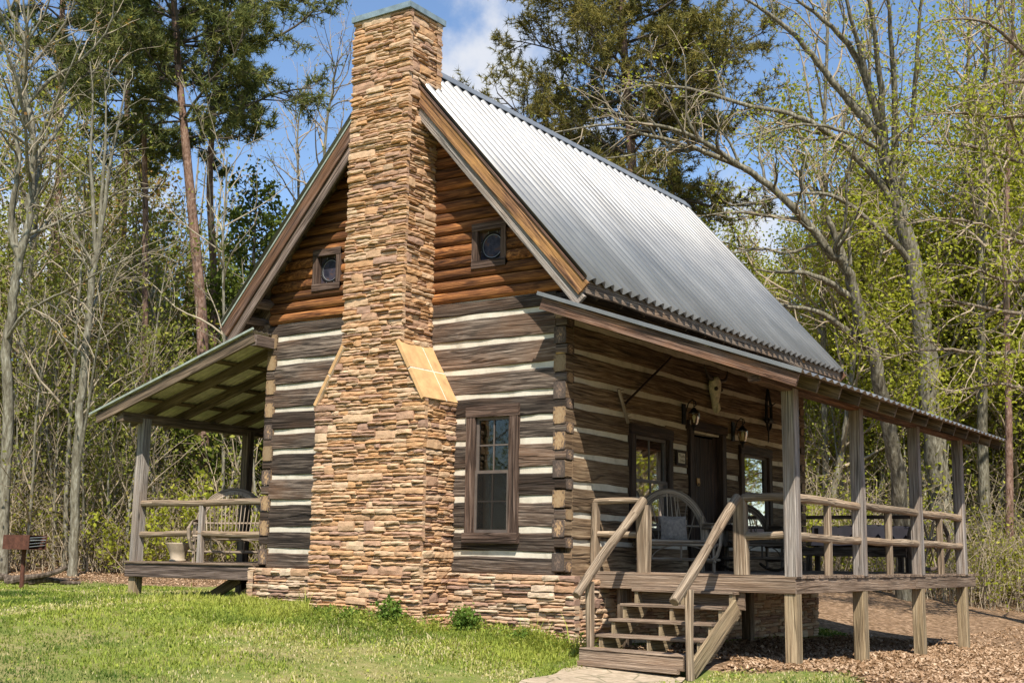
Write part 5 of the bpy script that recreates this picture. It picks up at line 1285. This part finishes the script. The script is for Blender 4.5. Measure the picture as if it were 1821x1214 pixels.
# --- leafy tree whose boughs come in from the right edge
T = Tree(43)
b = limb(T, [(1905, 1120), (1900, 800), (1890, 500), (1880, 250), (1870, -50)], 27, .24, .1, 0, dict(cl_, t0=[.2, .15, .1]), ground=True)
for pth_ in ([(1895, 640), (1821, 622), (1760, 632), (1690, 620), (1630, 622), (1570, 640)], [(1893, 560), (1821, 560), (1740, 545), (1670, 530), (1600, 545)], [(1888, 420), (1821, 440), (1750, 400), (1680, 385), (1610, 400)], [(1884, 330), (1821, 290), (1740, 262), (1680, 255), (1600, 250)], [(1880, 210), (1821, 206), (1770, 208), (1700, 200), (1640, 205)], [(1875, 120), (1821, 100), (1770, 45), (1720, 30), (1660, 40)], [(1875, 150), (1800, 140), (1740, 165), (1690, 200), (1650, 240)], [(1890, 480), (1830, 500), (1780, 500), (1720, 470), (1660, 470)], [(1896, 720), (1821, 690), (1770, 680), (1720, 690), (1680, 700)]):
    limb(T, pth_, (27, 25.5), .06, .012, 1, dict(cl_, n=[1.2, 2.6, 3.4]))
c, d = tips_arr(T, 1.); finish(T, 'leafy_tree', b, 'young leafed tree whose boughs reach in from the right edge', None, B_brown, B_twig, 2, leaves(T.rg, c, 5, .16, .085), F_spring)
for (px, dep, r_, seed, nm_, lab, bm_) in ((1752, 38, .2, 51, 'bare_tree', 'straight grey trunk with few branches right of the far porch post', B_lich), (1797, 36, .13, 52, 'bare_tree', 'thin reddish trunk near the right edge of the wood', B_pine), (1470, 40, .12, 53, 'bare_tree', 'slim trunk seen between the first two porch posts', B_lich), (1722, 42, .14, 54, 'bare_tree', 'dark slim trunk just beside the far porch post', B_brown), (1815, 41, .22, 55, 'bare_tree', 'grey trunk at the very right edge of the wood', B_lich), (1545, 43, .14, 56, 'bare_tree', 'pale trunk seen just right of the second porch post', B_pale)):
    T = Tree(seed); b = limb(T, [(px, 1080), (px-3, 800), (px-8, 500), (px-4, 250), (px+6, -40)], dep, r_, .04, 0, dict(CF_BARE, t0=[.4, .2, .15]), ground=True)
    c, d = tips_arr(T, .6); finish(T, nm_, b, lab, None, bm_, B_twig, 1, leaves(T.rg, c, 3, .12, .1), F_spring)

# --- repeated kinds: build one of each variant, then copy
def variant(kind, seed):
    T = Tree(seed); rg = T.rg; z0 = V3(0, 0, -.15)
    if kind == 'sapling':
        H = 4.5+3.5*rg.random(); cf = dict(max=2, n=[int(13+5*rg.random()), 6], t0=[.15, .15], ang=[.6, .6], rat=[.34, .45], wob=[.05, .14, .2], trop=[.03, .08, .04], rk=[.01, .009], rmin=.006, lmax=[2.2, .8], seg=.5)
        grow(T, z0, nrm(V3(rg.normal()*.09, rg.normal()*.09, 1)), H, .035+.012*rg.random(), 0, cf); c, d = tips_arr(T, 1.)
        return T, 1, leaves(rg, c, 2, .16, .1), F_olive, B_pale, B_twig
    if kind == 'bare_tree':
        H = 9+4*rg.random(); cf = dict(CF_BARE, n=[int(16+6*rg.random()), 5, 4]); grow(T, z0, nrm(V3(rg.normal()*.05, rg.normal()*.05, 1)), H, .1+.04*rg.random(), 0, cf); c, d = tips_arr(T, .8)
        return T, 1, leaves(rg, c, 3, .17, .115), F_rust if seed % 3 == 1 else F_olive, B_pale if seed % 3 else B_lich, B_twig
    if kind == 'leafy_tree':
        H = 9.5+5*rg.random(); cf = dict(CF_BARE, n=[int(20+6*rg.random()), 5, 4], t0=[.2, .2, .15]); grow(T, z0, nrm(V3(rg.normal()*.05, rg.normal()*.05, 1)), H, .09+.03*rg.random(), 0, cf); c, d = tips_arr(T, 1.)
        return T, 1, leaves(rg, c, 5, .2, .105), F_spring, B_lich, B_twig
    H = 1.1+1.4*rg.random()
    cf = dict(max=2, n=[6, 4], t0=[.2, .2], ang=[.6, .6], rat=[.45, .5], wob=[.1, .15, .2], trop=[.05, .05, .03], rk=[.01, .009], rmin=.005, lmax=[1.2, .6], seg=.35)
    for k in range(7): grow(T, z0+V3(rg.normal()*.12, rg.normal()*.12, 0), nrm(V3(rg.normal()*.45, rg.normal()*.45, 1)), H*(.6+.5*rg.random()), .014, 0, cf)
    c, d = tips_arr(T, .5); return T, 1, leaves(rg, c, 2, .07, .1), F_spring if seed % 4 == 1 else F_olive, B_twig, B_twig
protos = {}
def scatter(kind, nvar, spots, label, group, cat='tree'):
    rg = np.random.default_rng(hash_(kind+label))
    for i, (px, dep) in enumerate(spots):
        v = i % nvar; key = (kind, v); p = lookpt(px, dep); z = gzf(p[0], p[1])
        if key not in protos:
            T, tl, fo, fm, bm, tm = variant(kind, 100+v*7+len(kind)*13+v); o = finish(T, kind, (0, 0, 0), label, group, bm, tm, tl, fo, fm, sides=(7, 4, 3, 3), cat=cat); protos[key] = o
        else: o = copy_tree(protos[key])
        o.location = (p[0], p[1], z); o.rotation_euler = (0, 0, rg.random()*6.28); s = .8+.45*rg.random(); o.scale = (s, s, s); tag(o, label, cat, group)
def hash_(s): return sum((i+1)*ord(c) for i, c in enumerate(s)) % 99991
rg = np.random.default_rng(77)
def band(n, a, b, d0, d1): return [(a+(b-a)*(i+rg.random())/n, d0+(d1-d0)*rg.random()**1.2) for i in range(n)]
def order(l): k = rg.permutation(len(l)); return [l[i] for i in k]
scatter('sapling', 7, order(band(105, -260, 560, 31.5, 50)), 'thin bare sapling in the crowded undergrowth left of the cabin', 'saplings in the left wood')
scatter('bare_tree', 6, order(band(30, -260, 400, 36, 58)), 'slender half bare tree deep in the left wood', 'slender trees in the left wood')
scatter('shrub', 6, order(band(34, -200, 540, 31, 41)), 'small leafy shrub along the edge of the left wood', 'shrubs edging the left wood', 'shrub')
scatter('sapling', 7, order(band(60, 1380, 2080, 38, 55)), 'thin bare sapling in the undergrowth right of the porch', 'saplings in the right wood')
scatter('leafy_tree', 5, order(band(44, 1330, 2050, 38, 62)), 'slender tree in fresh yellow green leaf in the right wood', 'fresh green trees in the right wood')
scatter('bare_tree', 6, order(band(16, 1200, 2050, 42, 64)), 'slender half bare tree deep in the right wood', 'slender trees in the right wood')
scatter('shrub', 6, order(band(64, 1390, 2060, 33, 45)), 'small leafy shrub along the edge of the right wood', 'shrubs edging the right wood', 'shrub')

# trees beyond the frame that the porch windows mirror and that close the clearing
scatter('leafy_tree', 5, [(2250+120*i+60*rg.random(), 30+22*rg.random()) for i in range(16)]+[(2700+75*i+40*rg.random(), 24+14*rg.random()) for i in range(18)], 'fresh green tree beyond the right edge of the view', 'trees closing the clearing on the right')
for i in range(30):
    v = i % 5; o = copy_tree(protos[('leafy_tree', v)]); a_ = R(150+7*i+6*rg.random()); dd = 27+9*rg.random(); x, y = 1+dd*math.cos(a_)*1.1+5, -12+dd*math.sin(a_)*.9
    if x > 18: x += 10
    o.location = (x, y, gzf(x, y)); o.rotation_euler = (0, 0, rg.random()*6); o.scale = (1, 1, 1); tag(o, 'slender tree on the far side of the clearing behind the viewer', 'tree', 'trees closing the clearing behind')
# --- tangled undergrowth: arching canes and twigs no one could count
def undergrowth():
    rg = np.random.default_rng(19); segs = []; cs = []; sp = []
    for i in range(5200):
        lf = rg.random() < .6; px = -260+840*rg.random() if lf else 1390+700*rg.random(); dep = (31.5 if lf else 32.5)+20*rg.random()**1.3; p = lookpt(px, dep); z = gzf(p[0], p[1]); H = (1.2+4.2*rg.random()**1.5)*(.5+.5*min(1, (dep-30)/8)); a = rg.random()*6.28; ln = (.1+.5*rg.random())*H
        t = np.linspace(0, 1, 5)[:, None]; pts = V3(p[0], p[1], z-.05)+np.array([[math.cos(a)*ln, math.sin(a)*ln, 0]])*t**1.8+np.array([[0, 0, H]])*(t-.25*t**3); pts[1:] += rg.normal(size=(4, 3))*.05*H**.5
        segs.append((pts, np.linspace(.014, .006, 5), 0)); cs.append(pts[2:]); sp += [not lf and rg.random() < .5 or lf and rg.random() < .16]*3
        for k in range(3): q = pts[1+k]; d = unit(rg.normal(size=3)+V3(0, 0, .4)); segs.append((np.array([q, q+d*.3, q+d*.65+V3(0, 0, .08)]), np.array([.007, .006, .004]), 1)); cs.append((q+d*.5)[None]); sp.append(sp[-1])
    V, F = tubes(segs, (4, 3)); c = np.concatenate(cs); sp = np.array(sp)[:len(c)]
    P, F2, r = leaves(rg, c, 3, .16, .085); s3 = np.repeat(sp, 3)
    o = mk('undergrowth', np.concatenate([V, P]), [(F, 0, rg.random(len(F))), (F2[~s3]+len(V), 1, r[~s3]), (F2[s3]+len(V), 2, r[s3])], [B_twig, F_brush, F_spring]); tag(o, 'tangled thin canes and budding twigs along the edge of the wood', 'undergrowth', kind='stuff')
undergrowth()
scatter('leafy_tree', 5, [(1590+40*i+30*rg.random(), 38+8*rg.random()) for i in range(12)], 'tall tree in fresh leaf high against the sky at the right', 'tall fresh green trees at the right')
for o in [o for o in SC.objects if o.get('group') == 'tall fresh green trees at the right']: o.scale = (1.3, 1.3, 1.35)
# --- the far wood that reads as one mass
def far_wood():
    rg = np.random.default_rng(9); segs = []; cs = []; ks = []
    for i in range(760):
        px = -420+2700*rg.random(); dep = 56+42*rg.random(); p = lookpt(px, dep); z = gzf(p[0], p[1]); H = 5+10*rg.random()**1.3
        H *= .55 if 440 < px < 1180 else 1.45 if px <= 440 else 1.
        lean = rg.normal(size=2)*.06
        pts = np.array([V3(p[0]+lean[0]*H*t, p[1]+lean[1]*H*t, z-.3+H*t) for t in np.linspace(0, 1, 5)]); segs.append((pts, np.linspace(.05+.011*H, .02, 5), 0))
        for k in range(14):
            t = .2+.8*rg.random(); q = pts[0]+(pts[-1]-pts[0])*t; d = unit(rg.normal(size=3)+V3(0, 0, .7)); L = .12*H*(1.3-t)+.5
            bp_ = np.array([q, q+d*L*.5, q+d*L+V3(0, 0, .1)]); segs.append((bp_, np.array([.025, .018, .01]), 1)); cs.append(bp_[1:]); ks.append(px)
    V, F = tubes(segs, (4, 3)); c = np.concatenate(cs)
    P, F2, r = leaves(rg, c, 7, .5, .2)
    right = np.repeat(np.array(ks) > 1200, 2*7) & (rg.random(len(F2)) < .6)
    o = mk('far_wood', np.concatenate([V, P]), [(F, 0, rg.random(len(F))), (F2[~right]+len(V), 1, r[~right]), (F2[right]+len(V), 2, r[right])], [B_far, F_olive, F_spring])
    tag(o, 'dense brown and olive wood far behind the cabin', 'wood', kind='stuff')
far_wood()

# ---------------------------------------------------------------- grass, weeds, fallen leaves
def inside_house(x, y):
    h = (x > -WD-.12) & (x < .18) & (y > -.1) & (y < LN+.1); c = (x > SXL-.06) & (x < SXR+.06) & (y > CY-.08) & (y < .1); s = (x > SX0-.1) & (x < SX1+.1) & (y > -.82) & (y < .6)
    return h | c | s
def onpath(x, y):
    px = np.interp(-y, [.72, 1.3, 2.2, 3.2, 4.3, 6, 9], [1.3, 1.36, 1.55, 1.9, 2.4, 3.3, 5.4]); return (np.abs(x-px) < .5) & (y < -.6)
def make_grass():
    rg = np.random.default_rng(3)
    def samp(n, x0, x1, y0, y1): return x0+(x1-x0)*rg.random(n), y0+(y1-y0)*rg.random(n)
    X = []; Y = []
    for (n, a) in ((150000, (-24, 5, -9, 6)), (150000, (-12, 4, -6.5, 1.2)), (45000, (-6, 2.5, -2.2, 0))):
        x, y = samp(n, *a); X.append(x); Y.append(y)
    x, y = samp(14000, 2.0, 6.0, -3.2, .2); X.append(x); Y.append(y); x, y = samp(5000, -.2, .9, 7.9, 11); X.append(x); Y.append(y)
    # tall fringe at the foot of the stone
    xf = -5.3+5.5*rg.random(26000); yf = np.where((xf > SXL-.1) & (xf < SXR+.1), CY-.1, -.14)-np.abs(rg.normal(size=26000))*.22; X.append(xf); Y.append(yf)
    xf = -8.1+3*rg.random(7000); yf = -.05-np.abs(rg.normal(size=7000))*.4; X.append(xf); Y.append(yf)
    x = np.concatenate(X); y = np.concatenate(Y); lm = litter_mask(x, y); patch = .6*vnoise(x, y, 1.5, 1)+.4*vnoise(x, y, .6, 2); fine = .5*vnoise(x, y, .3, 3)+.5*vnoise(x, y, .14, 4)
    dryn = .55*vnoise(x, y, 2.1, 5)+.3*vnoise(x, y, .8, 6)+.15*vnoise(x, y, .25, 7)
    keep = ~inside_house(x, y) & ~onpath(x, y) & (lm < .35+.3*rg.random(len(x))) & (rg.random(len(x)) < .25+.9*fine-.2*sstep(.5, .68, dryn))
    x, y, patch, fine, dryn = x[keep], y[keep], patch[keep], fine[keep], dryn[keep]; n = len(x); z = gz(x, y)
    wall = np.where((x > SXL-.3) & (x < SXR+.3), CY-.1-y, np.where((x < .4) & (x > -8.2), -.12-y, 9)); near = np.clip(1-wall/.55, 0, 1)*(wall > -.3)*(.25+.75*sstep(-3.6, -2.6, x))
    mid = np.clip(1-wall/2.3, 0, 1)*(wall > -.3); L = (.02+.04*rg.random(n))*(.6+.7*patch)*(1+1.2*mid+3.2*near*rg.random(n)**2)*(1+.9*(fine*rg.random(n) > .72))*(.6+.9*fine); far = np.hypot(x-CAM[0], y-CAM[1]); wdt = (.0035+.003*rg.random(n))*(far/13)
    az = rg.random(n)*6.28; tilt = .2+.65*rg.random(n); dx = np.cos(az)*np.sin(tilt); dy = np.sin(az)*np.sin(tilt); dz = np.cos(tilt)
    sx, sy = -np.sin(az+rg.normal(size=n)*.5)*wdt, np.cos(az)*wdt
    b = np.stack([x, y, z-.005], 1); s = np.stack([sx, sy, 0*sx], 1); m = b+np.stack([dx*.4*L, dy*.4*L, dz*.6*L], 1); t = b+np.stack([dx*L, dy*L, dz*L*.95], 1)
    P = np.stack([b-s, b+s, m+s*.75, m-s*.75, t], 1).reshape(-1, 3); i = np.arange(n)*5
    dry = sstep(.47, .62, dryn)*(1-mid); dark = sstep(.52, .3, patch)*(1-.5*mid); L = L*(1-.35*dry+.3*dark); t = b+np.stack([dx*L, dy*L, dz*L*.95], 1)
    P = np.stack([b-s, b+s, m+s*.75, m-s*.75, t], 1).reshape(-1, 3)
    r = np.clip(.28+.3*patch+.2*mid+.22*(rg.random(n)-.5)-.34*dark, 0, .78); r = np.where(rg.random(n) < .04+.75*dry, .72+.28*rg.random(n), r)
    o = mk('grass', P, [(np.stack([i, i+1, i+2, i+3], 1), 0, r), (np.stack([i+3, i+2, i+4], 1), 0, r)], F_grass)
    L2 = 0; kk = rg.random(n) < .03+.1*patch*fine+.2*mid+.25*near; c = np.stack([x[kk], y[kk], z[kk]+.012+.03*rg.random(kk.sum())*(1+6*near[kk])], 1); P, F2, r2 = leaves(rg, c, 1, .01, .03, .8)
    q = mk('clover', P, [(F2, 0, np.clip(r2*.9, 0, .8))], F_grass); tag(q, 'small round leaved clover and weeds mixed into the lawn', 'clover', kind='stuff')
    tag(o, 'short patchy spring grass on the lawn in front of the cabin', 'grass', kind='stuff')
make_grass()
def make_litter():
    rg = np.random.default_rng(4); X = []; Y = []
    for (n, a) in ((60000, (.3, 8, -1.5, 9)), (50000, (1.5, 20, 0, 30))): X.append(a[0]+(a[1]-a[0])*rg.random(n)); Y.append(a[2]+(a[3]-a[2])*rg.random(n))
    px = -150+700*rg.random(16000); dep = 27.5+10*rg.random(16000); q = np.array([lookpt(p, d) for p, d in zip(px, dep)]); X.append(q[:, 0]); Y.append(q[:, 1])
    x = np.concatenate(X); y = np.concatenate(Y); k = (litter_mask(x, y) > .25+.5*rg.random(len(x))) & ~inside_house(x, y) & ~onpath(x, y); x, y = x[k], y[k]; n = len(x)
    c = np.stack([x, y, gz(x, y)+.012+.02*rg.random(n)], 1); az = rg.random(n)*6.28; s = (.028+.036*rg.random(n))[:, None]
    u = np.stack([np.cos(az), np.sin(az), rg.normal(size=n)*.3], 1); v = np.stack([-np.sin(az), np.cos(az), rg.normal(size=n)*.3], 1); cu = np.stack([0*az, 0*az, .35+.3*rg.normal(size=n)], 1)
    P = np.stack([c-u*s*.6+cu*s*.5, c-v*s*.38, c+u*s*.6+cu*s*.5, c+v*s*.38], 1).reshape(-1, 3); i = np.arange(n)*4
    o = mk('fallen_leaves', P, [(np.stack([i, i+1, i+2], 1), 0, rg.random(n)), (np.stack([i, i+2, i+3], 1), 0, rg.random(n))], F_lit)
    tag(o, 'dry brown fallen leaves covering the ground by the porch and wood', 'leaves', kind='stuff')
make_litter()
# clumps of broad weeds at the foot of the stonework
for (x, y, h, lab) in ((-3.1, CY-.14, .15, 'small weed clump at the chimney foot, left end'), (-2.62, CY-.16, .17, 'low weed clump at the middle of the chimney foot'), (-1.95, CY-.18, .34, 'bushy dark weed clump at the right corner of the chimney foot'), (-1.2, -.28, .33, 'tall leafy weed clump against the low stone wall right of the chimney'), (-3.6, -.35, .2, 'weed clump in the nook left of the chimney foot'), (-.35, -.3, .16, 'low weed clump near the cabin corner beside the steps')):
    rg = np.random.default_rng(int(abs(x)*100)); T = Tree(int(abs(x)*100)); b = V3(x, y, gzf(x, y)-.02)
    cf = dict(max=1, n=[6], t0=[.15], ang=[.7], rat=[.5], wob=[.12, .2], trop=[.05, .05], rk=[.01], rmin=.003, lmax=[.2], seg=.08)
    for k in range(16): grow(T, b+V3(rg.normal()*.07, rg.normal()*.05, 0), nrm(V3(rg.normal()*.4, rg.normal()*.35, 1)), h*(.6+.5*rg.random()), .004, 0, cf)
    c, d = tips_arr(T); V, F = tubes(T.segs, (4, 3)); P, F2, r_ = leaves(rg, c, 4, .025, .045, .7)
    o = mk('weed_clump', np.concatenate([V, P])-b, [(F, 0), (F2+len(V), 1, r_)], [F_weed, F_weed]); o.location = tuple(b); tag(o, lab, 'weed')
